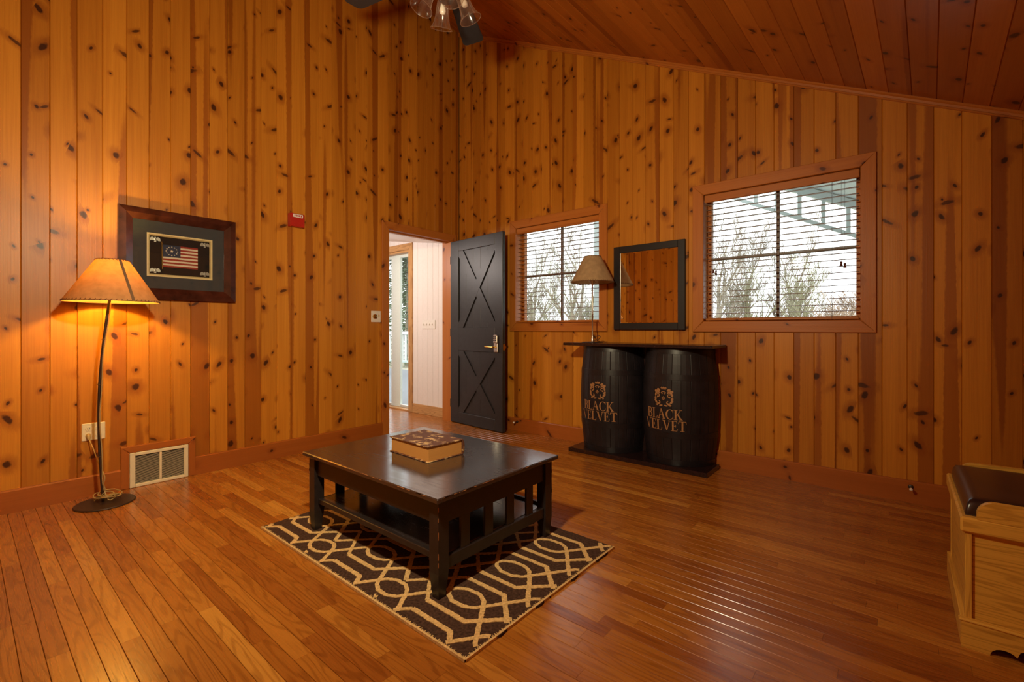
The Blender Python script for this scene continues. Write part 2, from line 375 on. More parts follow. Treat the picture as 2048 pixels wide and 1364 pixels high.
def wall_blocks(mb, a, b, z0, top, openings, mp, n_front, n_back, ea=True, eb=True, ch=0.0035):
    """one board or slab a..b along the wall, minus openings (s0,s1,z0,z1)"""
    cuts = [a, b]
    for s0, s1, q0, q1 in openings:
        for c in (s0, s1):
            if a+1e-4 < c < b-1e-4: cuts.append(c)
    cuts.sort()
    for c0, c1 in zip(cuts[:-1], cuts[1:]):
        mid = (c0+c1)/2; iv = [(z0, None)]
        ops = sorted([o for o in openings if o[0] < mid < o[1]], key=lambda o: o[2]); zs = []; cur = z0
        for o in ops:
            if o[2] > cur: zs.append((cur, o[2]))
            cur = max(cur, o[3])
        zs.append((cur, None))
        l = ch if (ea and c0 == a) else 0; r = ch if (eb and c1 == b) else 0
        prof = [(c0, n_back), (c0, n_front-(0.005 if l else 0))]
        if l: prof.append((c0+l, n_front))
        if r: prof.append((c1-r, n_front))
        prof += [(c1, n_front-(0.005 if r else 0)), (c1, n_back)]
        for zb, zt in zs:
            f0 = lambda p, zb=zb: mp(p[0], p[1], zb)
            f1 = lambda p, zt=zt: mp(p[0], p[1], top(p[0]) if zt is None else zt)
            n = len(prof); A = [Vector(f0(p)) for p in prof]; B = [Vector(f1(p)) for p in prof]
            for i in range(n):
                j = (i+1) % n
                pts = [A[i], A[j], B[j], B[i]]
                mb.poly(pts, [(prof[i][0], A[i].z), (prof[j][0], A[j].z), (prof[j][0], B[j].z), (prof[i][0], B[i].z)])
            mb.poly(list(reversed(A)), [tuple(p) for p in reversed(prof)]); mb.poly(B, [tuple(p) for p in prof])
def fix_normals(o):
    import bmesh
    bm = bmesh.new(); bm.from_mesh(o.data); bmesh.ops.recalc_face_normals(bm, faces=bm.faces); bm.to_mesh(o.data); bm.free(); return o

def panelled_wall(name, s_from, s_to, seam, top, openings, mp, core_t=0.12, ext=(0.0, 0.0)):
    mb = MB(); wall_blocks(mb, s_from-ext[0], s_to+ext[1], -0.02, top, openings, mp, -0.015, -0.015-core_t, False, False)
    w = fix_normals(mb.build(name, M['wall_core'])); tag(w, kind='structure')
    k0 = math.floor((s_from-seam)/PITCH); s = seam+k0*PITCH
    while s < s_to-1e-3:
        a, b = max(s, s_from), min(s+PITCH, s_to); s += PITCH
        if b-a < 0.012: continue
        m_ = MB(); wall_blocks(m_, a, b, 0.0, top, openings, mp, 0.0, -0.0145)
        fix_normals(m_.build('board', M['pine_wall'], w))
    return w

WIN = [(0.874, 1.860), (2.790, 3.780)]; WZ = (1.130, 2.125)
DOOR = (-0.983, -0.136, 2.077)
win_open = [(a-0.012, b+0.012, WZ[0]-0.012, WZ[1]+0.012) for a, b in WIN]
wl = panelled_wall('wall_left', RY, 0.0, -3.548, lambda s: zc(0)+0.03, [(DOOR[0]-0.02, DOOR[1]+0.02, -0.1, DOOR[2]+0.02)], lambda s, n, z: (n, s, z), ext=(0.15, 0.14))
wr = panelled_wall('wall_right', 0.0, RX, 0.348, lambda s: zc(s)+0.004, win_open, lambda s, n, z: (s, -n, z), ext=(0.014, 0.14))
wb = panelled_wall('wall_back', 0.0, RX, 0.05, lambda s: zc(s)+0.004, [], lambda s, n, z: (s, RY+n, z), ext=(0.014, 0.14))
ws = panelled_wall('wall_side', RY, 0.0, -4.30, lambda s: zc(RX)+0.03, [], lambda s, n, z: (RX-n, s, z), ext=(0.014, 0.014))

# ceiling boards, running nearly parallel to the left wall
cb = MB()
sl = math.hypot(1, 0.5055); nx, nz = 0.5055/sl, 1/sl
def cpt(x, y, n): return (x+n*nx, y, zc(x)+n*nz)
cb.prism([(-0.15, RY-0.15), (RX+0.15, RY-0.15), (RX+0.15, 0.15), (-0.15, 0.15)], lambda p: cpt(p[0], p[1], 0.013), lambda p: cpt(p[0], p[1], 0.12))
ceil = fix_normals(cb.build('ceiling', M['wall_core'])); tag(ceil, kind='structure')
CP = 0.1118; shf = 0.0364
def clampx(x): return min(max(x, -0.02), RX+0.02)
for k in range(-8, 42):
    x0 = 4.148-CP*k; x1 = x0+CP
    def xs(x, y): return clampx(x+shf*y)
    yA, yB = RY-0.01, 0.01
    if xs(x1, yB) <= 0.0 or xs(x0, yA) >= RX: continue
    mb = MB(); c = 0.003
    q = lambda x, y, n: cpt(xs(x, y), y, n)
    prof = [(x0, 0.012), (x0, 0.004), (x0+c, 0.0), (x1-c, 0.0), (x1, 0.004), (x1, 0.012)]
    A = [Vector(q(p[0], yA, p[1])) for p in prof]; B = [Vector(q(p[0], yB, p[1])) for p in prof]
    for i in range(6):
        j = (i+1) % 6; mb.poly([A[i], A[j], B[j], B[i]], [(prof[i][0]*1.12, yA), (prof[j][0]*1.12, yA), (prof[j][0]*1.12, yB), (prof[i][0]*1.12, yB)])
    mb.poly(list(reversed(A))); mb.poly(B)
    fix_normals(mb.build('board', M['pine_ceil'], ceil))

# ------------------------------------------------------------------ floor: oak strips
HX = -2.6
fb = MB(); fb.box(HX, RX, RY, 0.0, -0.10, -0.0125)
floor = fb.build('floor', M['floor_base']); tag(floor, kind='structure')
FW = 0.0572
Fdir = Vector((-math.sin(0.6969), math.cos(0.6969))); Rdir = Vector((math.cos(0.6969), math.sin(0.6969)))
def proj(x, y, z=0.0):
    d = Vector((x-cam.location.x, y-cam.location.y)); dz = d.dot(Fdir)
    if dz < 0.05: return None
    return (1024+927.9*d.dot(Rdir)/dz, 657.6+927.9*(1.0714-z)/dz)
planks = []
rp = random.Random(21)
y = 0.0; row = 0
while y > RY+0.001:
    y0 = max(y-FW, RY); x = HX-rp.uniform(0, 0.8) if y0 > -2.6 else -rp.uniform(0, 0.8)
    lim = HX if y0 > -2.6 else 0.0
    while x < RX:
        L = rp.choice([0.35, 0.5, 0.65, 0.8, 1.0, 1.2])*rp.uniform(0.85, 1.15); x1 = x+L
        a, b = max(x, lim), min(x1, RX); x = x1
        if RX-b < 0.12: b = RX; x = RX+1
        if b-a < 0.03: continue
        planks.append((a, b, y0, y))
    y -= FW
def score(p):
    tot = 0; n = 5
    for i in range(n):
        q = proj(p[0]+(p[1]-p[0])*(i+0.5)/n, (p[2]+p[3])/2)
        if q and -20 < q[0] < 2068 and q[1] < 1400:
            dd = 927.9*1.0714/max(q[1]-657.6, 1)
            tot += (p[1]-p[0])/n*(p[3]-p[2])/dd**3
    return tot
planks.sort(key=score, reverse=True)
def plank(mb, p):
    a, b, y0, y1 = p; g = 0.0005; c = 0.0011
    mb.off = (rp.uniform(0, 90), rp.uniform(0, 90))
    prof = [(y0+g, -0.0122), (y1-g, -0.0122), (y1-g, -0.0012), (y1-g-c, 0.0), (y0+g+c, 0.0), (y0+g, -0.0012)]
    mb.prism(prof, lambda q: (b-0.0003, q[0], q[1]), lambda q: (a+0.0003, q[0], q[1]))
rest = MB()
for i, p in enumerate(planks):
    if i < 298:
        m_ = MB(); plank(m_, p); fix_normals(m_.build('plank', M['oak_floor'], floor))
    else: plank(rest, p)
far = fix_normals(rest.build('far_planks', M['oak_floor'], floor)); tag(far, kind='stuff')

# ------------------------------------------------------------------ trim: baseboards, crown, door and vent casing
def baseboard(name, segs, axis):
    root = empty(name); tag(root, kind='structure')
    for a, b in segs:
        prof = [(0.0, 0.0), (0.019, 0.0), (0.019, 0.126), (0.013, 0.134), (0.0, 0.134)]
        m_ = MB()
        if axis == 'y': m_.prism(prof, lambda q: (q[0], b, q[1]), lambda q: (q[0], a, q[1]))
        elif axis == 'x': m_.prism(prof, lambda q: (a, -q[0], q[1]), lambda q: (b, -q[0], q[1]))
        elif axis == 'back': m_.prism(prof, lambda q: (b, RY+q[0], q[1]), lambda q: (a, RY+q[0], q[1]))
        fix_normals(m_.build('baseboard_strip', M['base_trim'], root))
baseboard('baseboard_left', [(RY, -3.093), (-2.678, -1.064)], 'y')
baseboard('baseboard_right', [(0.02, RX)], 'x')
baseboard('baseboard_back', [(0.02, RX)], 'back')

crown = empty('trim_1'); tag(crown, kind='structure')
m_ = MB()
prof = [(0.0, 0.0), (0.0, -0.044), (0.007, -0.044), (0.011, -0.040), (0.011, -0.034), (0.007, -0.030), (0.009, -0.016), (0.017, -0.010), (0.021, -0.004), (0.021, 0.0)]
m_.prism(prof, lambda q: (0.0, -q[0], zc(0.0)+q[1]), lambda q: (RX, -q[0], zc(RX)+q[1]))
fix_normals(m_.build('crown_moulding', M['pine_trim'], crown))

def frame_boards(root, w, sides, mp, thick, mat, inner, name='casing_board'):
    """mitred boards around an inner rect (s0,s1,z0,z1)"""
    s0, s1, z0, z1 = inner
    B = {'top': [(s0-w, z1+w), (s1+w, z1+w), (s1, z1), (s0, z1)], 'bottom': [(s0-w, z0-w), (s0, z0), (s1, z0), (s1+w, z0-w)],
         'left': [(s0-w, z0-w), (s0-w, z1+w), (s0, z1), (s0, z0)], 'right': [(s1+w, z0-w), (s1, z0), (s1, z1), (s1+w, z1+w)]}
    for sd in sides:
        q = B[sd]
        if 'bottom' not in sides: q = [(p[0], max(p[1], 0.0)) if p[1] <= z0+1e-6 else p for p in q]
        cx = sum(p[0] for p in q)/4; cz = sum(p[1] for p in q)/4
        m_ = MB(); g = 0.0008; e = 0.003
        def ins(p, k): 
            return (p[0]+(cx-p[0])*k/max(abs(cx-p[0]), 0.02)*1.0, p[1]+(cz-p[1])*k/max(abs(cz-p[1]), 0.02)*1.0)
        qa = [ins(p, g) for p in q]; qb = [ins(p, g+e) for p in q]
        vert = sd in ('left', 'right')
        def uvq(p): return (p[0], p[1]) if vert else (p[1], p[0])
        A = [mp(p[0], 0.0, p[1]) for p in qa]; Bm = [mp(p[0], thick-e, p[1]) for p in qa]; Ct = [mp(p[0], thick, p[1]) for p in qb]
        for i in range(4):
            j = (i+1) % 4
            m_.poly([A[i], A[j], Bm[j], Bm[i]], [uvq(q[i]), uvq(q[j]), uvq(q[j]), uvq(q[i])])
            m_.poly([Bm[i], Bm[j], Ct[j], Ct[i]], [uvq(q[i]), uvq(q[j]), uvq(q[j]), uvq(q[i])])
        m_.poly(Ct, [uvq(p) for p in q]); m_.poly(list(reversed(A)), [uvq(p) for p in reversed(q)])
        fix_normals(m_.build(name, mat, root))
mapL = lambda s, n, z: (n, s, z)
mapR = lambda s, n, z: (s, -n, z)

dc = empty('trim_2'); tag(dc, kind='structure')
frame_boards(dc, 0.082, ('left', 'right', 'top'), mapL, 0.016, M['pine_trim'], (DOOR[0], DOOR[1], 0.0, DOOR[2]))
MB().box(-0.14, 0.0, DOOR[0]-0.02, DOOR[0], 0, DOOR[2], 0.001).build('jamb', M['pine_trim'], dc)
MB().box(-0.14, 0.0, DOOR[1], DOOR[1]+0.02, 0, DOOR[2], 0.001).build('jamb', M['pine_trim'], dc)
MB().box(-0.14, 0.0, DOOR[0]-0.02, DOOR[1]+0.02, DOOR[2], DOOR[2]+0.02, 0.001).build('jamb', M['pine_trim'], dc)
MB().box(-0.09, -0.05, DOOR[0], DOOR[1], DOOR[2]-0.012, DOOR[2], 0.001).build('door_stop_strip', M['pine_trim'], dc)

vt = empty('trim_3'); tag(vt, kind='structure')
frame_boards(vt, 0.046, ('left', 'right', 'top'), mapL, 0.020, M['base_trim'], (-3.047, -2.712, 0.0, 0.236))

# ------------------------------------------------------------------ windows and blinds
def window(idx, x0, x1):
    z0, z1 = WZ; root = empty('window_%d' % idx, (0, 0, 0)); tag(root, kind='structure')
    frame_boards(root, 0.084, ('left', 'right', 'top', 'bottom'), mapR, 0.018, M['pine_trim'], (x0, x1, z0, z1))
    D = 0.125
    for a, b, c, d in ((x0-0.012, x0, z0, z1), (x1, x1+0.012, z0, z1), (x0-0.012, x1+0.012, z1, z1+0.012), (x0-0.012, x1+0.012, z0-0.012, z0)):
        MB().box(a, b, -0.002, D+0.02, c, d, 0.0008).build('jamb', M['pine_trim'], root)
    xm = (x0+x1)/2; zm = (z0+z1)/2; t = 0.028
    fr = [(x0, x0+t, z0, z1), (x1-t, x1, z0, z1), (x0+t, x1-t, z1-t, z1), (x0+t, x1-t, z0, z0+t)]
    for a, b, c, d in fr: MB().box(a, b, D-0.025, D+0.02, c, d, 0.002).build('sash_rail', M['pine_trim'], root)
    MB().box(xm-0.010, xm+0.010, D-0.012, D+0.016, z0+t, z1-t, 0.002).build('sash_bar', M['sash'], root)
    for a, b in ((x0+t, xm-0.010), (xm+0.010, x1-t)):
        MB().box(a, b, D-0.012, D+0.016, zm-0.011, zm+0.011, 0.002).build('sash_bar', M['sash'], root)
        for c, d in ((z0+t, zm-0.011), (zm+0.011, z1-t)):
            MB().box(a, b, D+0.001, D+0.004, c, d).build('pane', M['pane'], root)
    return root
window(1, *WIN[0]); window(2, *WIN[1])
def blind(x0, x1, label, tassels):
    z0, z1 = WZ; root = empty('window_blind', ((x0+x1)/2, 0.035, z0))
    tag(root, label, 'blind', 'wooden window blinds')
    loc = Vector(root.location)
    def L(mb, name, mat):
        for v in mb.V: v -= loc
        return mb.build(name, mat, root)
    L(MB().box(x0+0.004, x1-0.004, -0.006, 0.008, z1-0.062, z1-0.003, 0.004), 'valance', M['pine_trim'])
    L(MB().box(x0+0.01, x1-0.01, 0.012, 0.06, z1-0.04, z1-0.005, 0.002), 'head_rail', M['pine_trim'])
    L(MB().box(x0+0.008, x1-0.008, 0.015, 0.057, z0+0.006, z0+0.024, 0.003), 'bottom_rail', M['pine_trim'])
    n = 21; za = z0+0.060; zb = z1-0.075; first = None
    for i in range(n):
        z = za+(zb-za)*i/(n-1)
        if first is None:
            m_ = MB(); W = 0.034; H_ = 0.0045
            m_.box(x0+0.008, x1-0.008, 0.036-W/2, 0.036+W/2, z, z+H_); m_.V = [Vector((v.x, 0.036+(v.y-0.036)*0.985-(v.z-z)*0.07, v.z+(v.y-0.036)*0.07)) for v in m_.V]; first = L(m_, 'slat', M['slat'])
            zf = z
        else: share(first, root, (0, 0, z-zf))
    for xx in (x0+0.13, (x0+x1)/2-0.015, x1-0.155):
        for yy in (0.014, 0.058):
            L(MB().tube([(xx, yy, z0+0.01), (xx, yy, z1-0.01)], 0.0011, 5), 'ladder_cord', M['iron'])
    for xs_, z, nn in tassels:
        for q in range(nn):
            xx = xs_+q*0.020; zz = z-(q*0.012)
            L(MB().tube([(xx, -0.004, zz+0.01), (xx, -0.004, z1-0.05)], 0.0008, 5), 'pull_cord', M['iron'])
            L(MB().lathe([(0.0, -0.017), (0.0085, -0.016), (0.0095, -0.010), (0.005, 0.0), (0.0075, 0.008), (0.0065, 0.015), (0.0, 0.017)], (xx, -0.004, zz), 12), 'tassel', M['tassel'])
    return root
blind(*WIN[0], 'wooden slat blind in the smaller-looking window beside the open black door', [])
blind(*WIN[1], 'wooden slat blind with dark tassels in the window right of the mirror', [(2.862, 1.520, 2), (3.678, 1.505, 2)])

# ------------------------------------------------------------------ black barn-style door, standing open
dv = Vector((0.868, -0.086)).normalized(); dn = Vector((-dv.y, dv.x))   # dn points to the back of the leaf
d1 = empty('door_1', (0.0, -0.136, 0.0)); tag(d1, 'charcoal plank door with two X braces standing open beside the small window', kind='structure')
def dpt(s, n, z): return (s*dv.x+n*dn.x, s*dv.y+n*dn.y, z)
DW, DH = 0.872, 2.070
def dbox(s0, s1, n0, n1, z0, z1, name, mat=None, ch=0.003, parent=None):
    m_ = MB().box(s0, s1, n0, n1, z0, z1, ch)
    m_.V = [Vector(dpt(*v)) for v in m_.V]
    return m_.build(name, mat or M['black_door'], parent or d1)
dbox(0.0, DW, 0.022, 0.045, 0.008, DH, 'leaf_core')
SL, SR = 0.145, 0.758
dbox(0.0, SL, 0.0, 0.022, 0.008, DH, 'stile'); dbox(SR, DW, 0.0, 0.022, 0.008, DH, 'stile')
for a, b in ((0.008, 0.130), (0.826, 1.082), (1.950, DH)): dbox(SL, SR, 0.0, 0.022, a, b, 'rail')
def clip(poly, rect):
    x0, x1, y0, y1 = rect
    for ax, lim, sg in ((0, x0, 1), (0, x1, -1), (1, y0, 1), (1, y1, -1)):
        out = []
        for i in range(len(poly)):
            p, q = poly[i-1], poly[i]; dp = (p[ax]-lim)*sg; dq = (q[ax]-lim)*sg
            if (dp >= 0) != (dq >= 0):
                k = dp/(dp-dq); out.append((p[0]+(q[0]-p[0])*k, p[1]+(q[1]-p[1])*k))
            if dq >= 0: out.append(q)
        poly = out
        if not poly: return poly
    return poly
def brace(p, q, w, rect, n0):
    d = Vector((q[0]-p[0], q[1]-p[1])).normalized(); nn = Vector((-d.y, d.x))*w/2; e = d*0.3
    P, Q = Vector(p)-e, Vector(q)+e
    pg = clip([tuple(P-nn), tuple(Q-nn), tuple(Q+nn), tuple(P+nn)], rect)
    m_ = MB(); m_.prism(pg, lambda t: dpt(t[0], 0.016, t[1]), lambda t: dpt(t[0], n0, t[1]))
    fix_normals(m_.build('brace', M['black_door'], d1))
for z0, z1 in ((0.130, 0.826), (1.082, 1.950)):
    n = 5; w = (SR-SL)/n
    for i in range(n): dbox(SL+i*w, SL+(i+1)*w, 0.014, 0.023, z0-0.001, z1+0.001, 'panel_plank', ch=0.002)
    brace((SL+0.02, z0), (SR-0.02, z1), 0.098, (SL, SR, z0, z1), 0.0025)
    brace((SL+0.02, z1), (SR-0.02, z0), 0.098, (SL, SR, z0, z1), 0.0035)
lk = dbox(0.752, 0.812, -0.014, 0.0, 0.828, 0.925, 'lock_plate', M['nickel'], 0.008)
kp = dbox(0.748, 0.808, -0.022, 0.0, 0.920, 1.010, 'keypad', M['nickel'], 0.010)
for r in range(3):
    for c in range(2): dbox(0.760+c*0.022, 0.776+c*0.022, -0.0235, -0.021, 0.945+r*0.018, 0.957+r*0.018, 'key_button', M['dark_hole'], 0.001, kp)
m_ = MB().tube([dpt(0.778, -0.012, 0.882), dpt(0.778, -0.05, 0.882)], 0.011, 12)
m_.tube([dpt(0.782, -0.05, 0.882), dpt(0.74, -0.052, 0.882), dpt(0.69, -0.052, 0.884), dpt(0.655, -0.048, 0.887)], [0.010, 0.010, 0.009, 0.007], 10)
auto_smooth(m_.build('lever', M['brass'], lk))
dbox(DW, DW+0.0015, 0.012, 0.034, 0.85, 0.915, 'latch_plate', M['brass'], 0.0)
m_ = MB().tube([dpt(0.80, 0.045, 0.882), dpt(0.80, 0.075, 0.882), dpt(0.80, 0.10, 0.882)], [0.012, 0.02, 0.026], 12); auto_smooth(m_.build('knob', M['brass'], d1))
for z in (0.22, 1.03, 1.86):
    dbox(-0.004, 0.004, -0.004, 0.006, z-0.045, z+0.045, 'hinge', M['iron'], 0.001)

# ------------------------------------------------------------------ hall beyond the doorway
def simple(name, x0, x1, y0, y1, z0, z1, mat, kind='structure', ch=0.0, parent=None):
    o = MB().box(x0, x1, y0, y1, z0, z1, ch).build(name, mat, parent)
    if kind: o['kind'] = kind
    return o
EX0, EX1, EZ = -2.05, -0.905, 2.10      # glass door opening
hall = MB()
wall_blocks(hall, HX, -0.14, 0.0, lambda s: 2.10-0.24*(s+0.2)+0.45, [(EX0-0.01, EX1+0.01, -0.1, EZ+0.01)], lambda s, n, z: (s, -n, z), -0.012, -0.13, False, False)
hw = fix_normals(hall.build('wall_hall', M['hall_white'])); tag(hw, kind='structure')
def hz(x): return 2.182-0.1429*(x+0.814)
x = -0.14
while x > HX+0.02:
    a, b = max(x-0.098, HX), x; x -= 0.098
    m_ = MB(); wall_blocks(m_, a, b, 0.0, lambda s: hz(s)+0.01, [(EX0-0.01, EX1+0.01, -0.1, EZ+0.01)], lambda s, n, z: (s, -0.018-n, z), 0.012, -0.006, ch=0.002)
    fix_normals(m_.build('board', M['hall_white'], hw))
simple('wall_hall_end', HX-0.1, HX, -2.6, 0.13, 0, 3.0, M['hall_white'])
simple('wall_hall_back', HX-0.1, -0.14, -2.7, -2.6, 0, 3.0, M['hall_white'])
m_ = MB(); m_.prism([(HX-0.1, -2.7), (-0.14, -2.7), (-0.14, 0.0), (HX-0.1, 0.0)], lambda p: (p[0], p[1], hz(p[0])), lambda p: (p[0], p[1], hz(p[0])+0.08))
hc = fix_normals(m_.build('ceiling_hall', M['hall_white'])); tag(hc, kind='structure')
ht = empty('trim_4'); tag(ht, kind='structure')
frame_boards(ht, 0.082, ('left', 'right', 'top'), lambda s, n, z: (s, -0.03-n, z), 0.016, M['oak_hall'], (EX0, EX1, 0.0, EZ))
MB().box(-0.82, -0.14, -0.046, -0.03, 0, 0.118, 0.003).build('baseboard_strip', M['oak_hall'], ht)
MB().box(EX0, EX1, -0.03, 0.13, -0.002, 0.018, 0.003).build('threshold', M['oak_hall'], ht)
MB().box(EX1-0.012, EX1, -0.03, 0.13, 0.0, EZ, 0.001).build('jamb', M['oak_hall'], ht)
MB().box(EX0, EX1, -0.03, 0.13, EZ-0.03, EZ, 0.001).build('jamb', M['oak_hall'], ht)
d2 = empty('door_2'); tag(d2, 'sliding glass door with pale mint frame at the end of the hall', kind='structure')
for a, b in ((EX0, EX0+0.07), (-1.40, -1.205), (EX1-0.030, EX1-0.012)):
    MB().box(a, b, 0.05, 0.09, 0.018, EZ-0.03, 0.003).build('stile', M['mint_door'], d2)
for a, b in ((EX0+0.07, -1.40), (-1.205, EX1-0.030)):
    MB().box(a, b, 0.05, 0.09, EZ-0.07, EZ-0.03, 0.003).build('rail', M['mint_door'], d2)
    MB().box(a, b, 0.05, 0.09, 0.018, 0.05, 0.003).build('rail', M['white_paint'], d2)
    MB().box(a, b, 0.068, 0.072, 0.05, EZ-0.07).build('pane', M['pane'], d2)
sp = empty('light_switch', (-0.510, -0.031, 1.125)); tag(sp, 'white four-gang switch plate on the white hall wall', 'light switch')
MB().box(-0.123, 0.123, -0.006, 0.0, -0.055, 0.055, 0.003).build('plate', M['white_plastic'], sp)
for i in range(4):
    MB().box(-0.092+i*0.053, -0.080+i*0.053, -0.018, -0.006, -0.010, 0.012, 0.003).build('toggle', M['white_plastic'], sp)
hl = empty('added_hall_light', (-0.95, -1.35, hz(-0.95)-0.005)); tag(hl, 'added flush ceiling lamp, out of view, in the white hall beyond the doorway', 'lamp')  # assumed fixture, out of view, added to brighten the white hall
MB().lathe([(0.0, -0.10), (0.08, -0.09), (0.13, -0.05), (0.14, 0.0)], (0, 0, 0), 24).build('diffuser', M['clear_strobe'], hl)
MB().lathe([(0.15, -0.02), (0.15, 0.01)], (0, 0, 0), 24).build('rim', M['nickel'], hl)
light('added_hall_bulb', 'POINT', (-0.95, -1.35, hz(-0.95)-0.22), 50, (1.0, 0.88, 0.80), shadow_soft_size=0.12)  # light of the added hall lamp, there to lift the white boards

# ------------------------------------------------------------------ coffee table
tb = empty('coffee_table', (2.09, -2.207, 0.012)); tag(tb, 'square black coffee table with slatted ends standing on the rug', 'table')
TZ = 0.409
def T(mb, name, mat=None, ch=None):
    return mb.build(name, mat or M['black_wood'], tb)
top = T(MB().box(-0.54, 0.54, -0.408, 0.408, TZ-0.021, TZ, 0.004, grain=0), 'table_top', M['table_top'])
LX, LY = 0.515, 0.382; LW = 0.054
for sx in (-1, 1):
    for sy in (-1, 1):
        m_ = MB(); ox, oy = sx*LX, sy*LY; ix, iy = sx*(LX-LW), sy*(LY-LW)
        tx, ty = sx*(LX-0.008), sy*(LY-0.008); jx, jy = sx*(LX-LW+0.010), sy*(LY-LW+0.010)
        rings = [((tx, jx), (ty, jy), 0.0), ((ox, ix), (oy, iy), 0.10), ((ox, ix), (oy, iy), TZ-0.021)]
        for (a, b) in zip(rings[:-1], rings[1:]):
            A = [(a[0][i], a[1][j], a[2]) for i, j in ((0, 0), (1, 0), (1, 1), (0, 1))]; B = [(b[0][i], b[1][j], b[2]) for i, j in ((0, 0), (1, 0), (1, 1), (0, 1))]
            for i in range(4):
                j = (i+1) % 4; m_.poly([A[i], A[j], B[j], B[i]])
        m_.poly([(rings[0][0][i], rings[0][1][j], 0.0) for i, j in ((0, 0), (1, 0), (1, 1), (0, 1))])
        fix_normals(T(m_, 'leg'))
        e = MB(); cxx = sx*(LX-0.0002); cyy = sy*(LY-0.0002)
        for k in range(5):
            z0 = 0.12+random.uniform(0, 0.24); e.box(cxx-0.0012, cxx+0.0012, cyy-0.0012, cyy+0.0012, z0, z0+random.uniform(0.006, 0.03))
        we = T(e, 'worn_edge', M['worn_edge']); we['kind'] = 'stuff'
for sy in (-1, 1):
    y0 = sy*(LY-0.014); T(MB().box(-LX+LW, LX-LW, min(y0, y0-sy*0.02), max(y0, y0-sy*0.02), 0.288, TZ-0.021, 0.002), 'apron')
    y1 = sy*(LY-0.02); T(MB().box(-LX+LW, LX-LW, min(y1, y1-sy*0.022), max(y1, y1-sy*0.022), 0.138, 0.166, 0.003), 'shelf_rail')
for sx in (-1, 1):
    x0 = sx*(LX-0.010); T(MB().box(min(x0, x0-sx*0.022), max(x0, x0-sx*0.022), -LY+LW, LY-LW, 0.288, TZ-0.021, 0.002), 'apron')
    T(MB().box(min(x0, x0-sx*0.024), max(x0, x0-sx*0.024), -LY+LW, LY-LW, 0.100, 0.152, 0.003), 'end_rail')
    x1 = sx*(LX-0.016)
    for yc in (-0.219, -0.073, 0.073, 0.219):
        T(MB().box(min(x1, x1-sx*0.012), max(x1, x1-sx*0.012), yc-0.026-0.0, yc+0.026, 0.150, 0.290, 0.001), 'slat')
T(MB().box(-LX+0.03, LX-0.03, -LY+0.04, LY-0.04, 0.140, 0.154, 0.002), 'shelf', M['table_top'])
e = MB()
for k in range(26):
    if k % 2: a = random.uniform(-0.5, 0.5); e.box(a, a+random.uniform(0.008, 0.05), -0.4087, -0.4065, TZ-0.0036, TZ-0.0022)
    else: a = random.uniform(-0.38, 0.36); e.box(0.5385, 0.5407, a, a+random.uniform(0.008, 0.05), TZ-0.0036, TZ-0.0022)
we = T(e, 'worn_edge', M['worn_edge']); we['kind'] = 'stuff'

# book on the table
bk = empty('book', (2.07, -2.205, 0.4212), math.radians(-3)); tag(bk, 'thick old book with worn brown cover lying on the coffee table', 'book')
MB().box(-0.160, 0.160, -0.108, 0.104, 0.0045, 0.0735, 0.001, grain=0).build('page_block', M['book_pages'], bk)
MB().box(-0.168, 0.166, -0.116, 0.112, 0.0, 0.005, 0.0015).build('cover_board', M['book_cover'], bk)
MB().box(-0.168, 0.166, -0.116, 0.112, 0.073, 0.078, 0.0015).build('cover_board', M['book_cover'], bk)
m_ = MB(); ar = [(0.106+0.014*math.cos(a), 0.039+0.039*math.sin(a)) for a in [(-PI/2)+PI*i/10 for i in range(11)]]+[(0.1055, 0.078), (0.1055, 0.0)]
m_.prism(ar, lambda q: (-0.168, q[0], q[1]), lambda q: (0.166, q[0], q[1])); fix_normals(m_.build('spine', M['book_cover'], bk))

# ------------------------------------------------------------------ rug
rg = empty('area_rug', (1.352, -2.742, 0.0)); tag(rg, 'brown rug with cream trellis pattern under the coffee table', 'rug')
RW, RH = 1.558, 1.008
rr_ = random.Random(5)
def edge_pts():
    pts = []; n = 44
    for i in range(n): pts.append((RW*i/n, 0.0+rr_.uniform(-0.003, 0.003)))
    for i in range(30): pts.append((RW+rr_.uniform(-0.004, 0.004)-0.006*math.sin(i*0.9), RH*i/30))
    for i in range(n): pts.append((RW*(1-i/n), RH+rr_.uniform(-0.003, 0.003)))
    for i in range(30): pts.append((0.0+rr_.uniform(-0.003, 0.003), RH*(1-i/30)))
    return pts
ep = edge_pts()
m_ = MB(); m_.prism(ep, lambda q: (q[0], q[1], 0.0008), lambda q: (q[0], q[1], 0.0105)); fix_normals(m_.build('pile', M['rug_brown'], rg))
lines = MB()
def inside(p): return 0.004 < p[0] < RW-0.004 and 0.004 < p[1] < RH-0.004
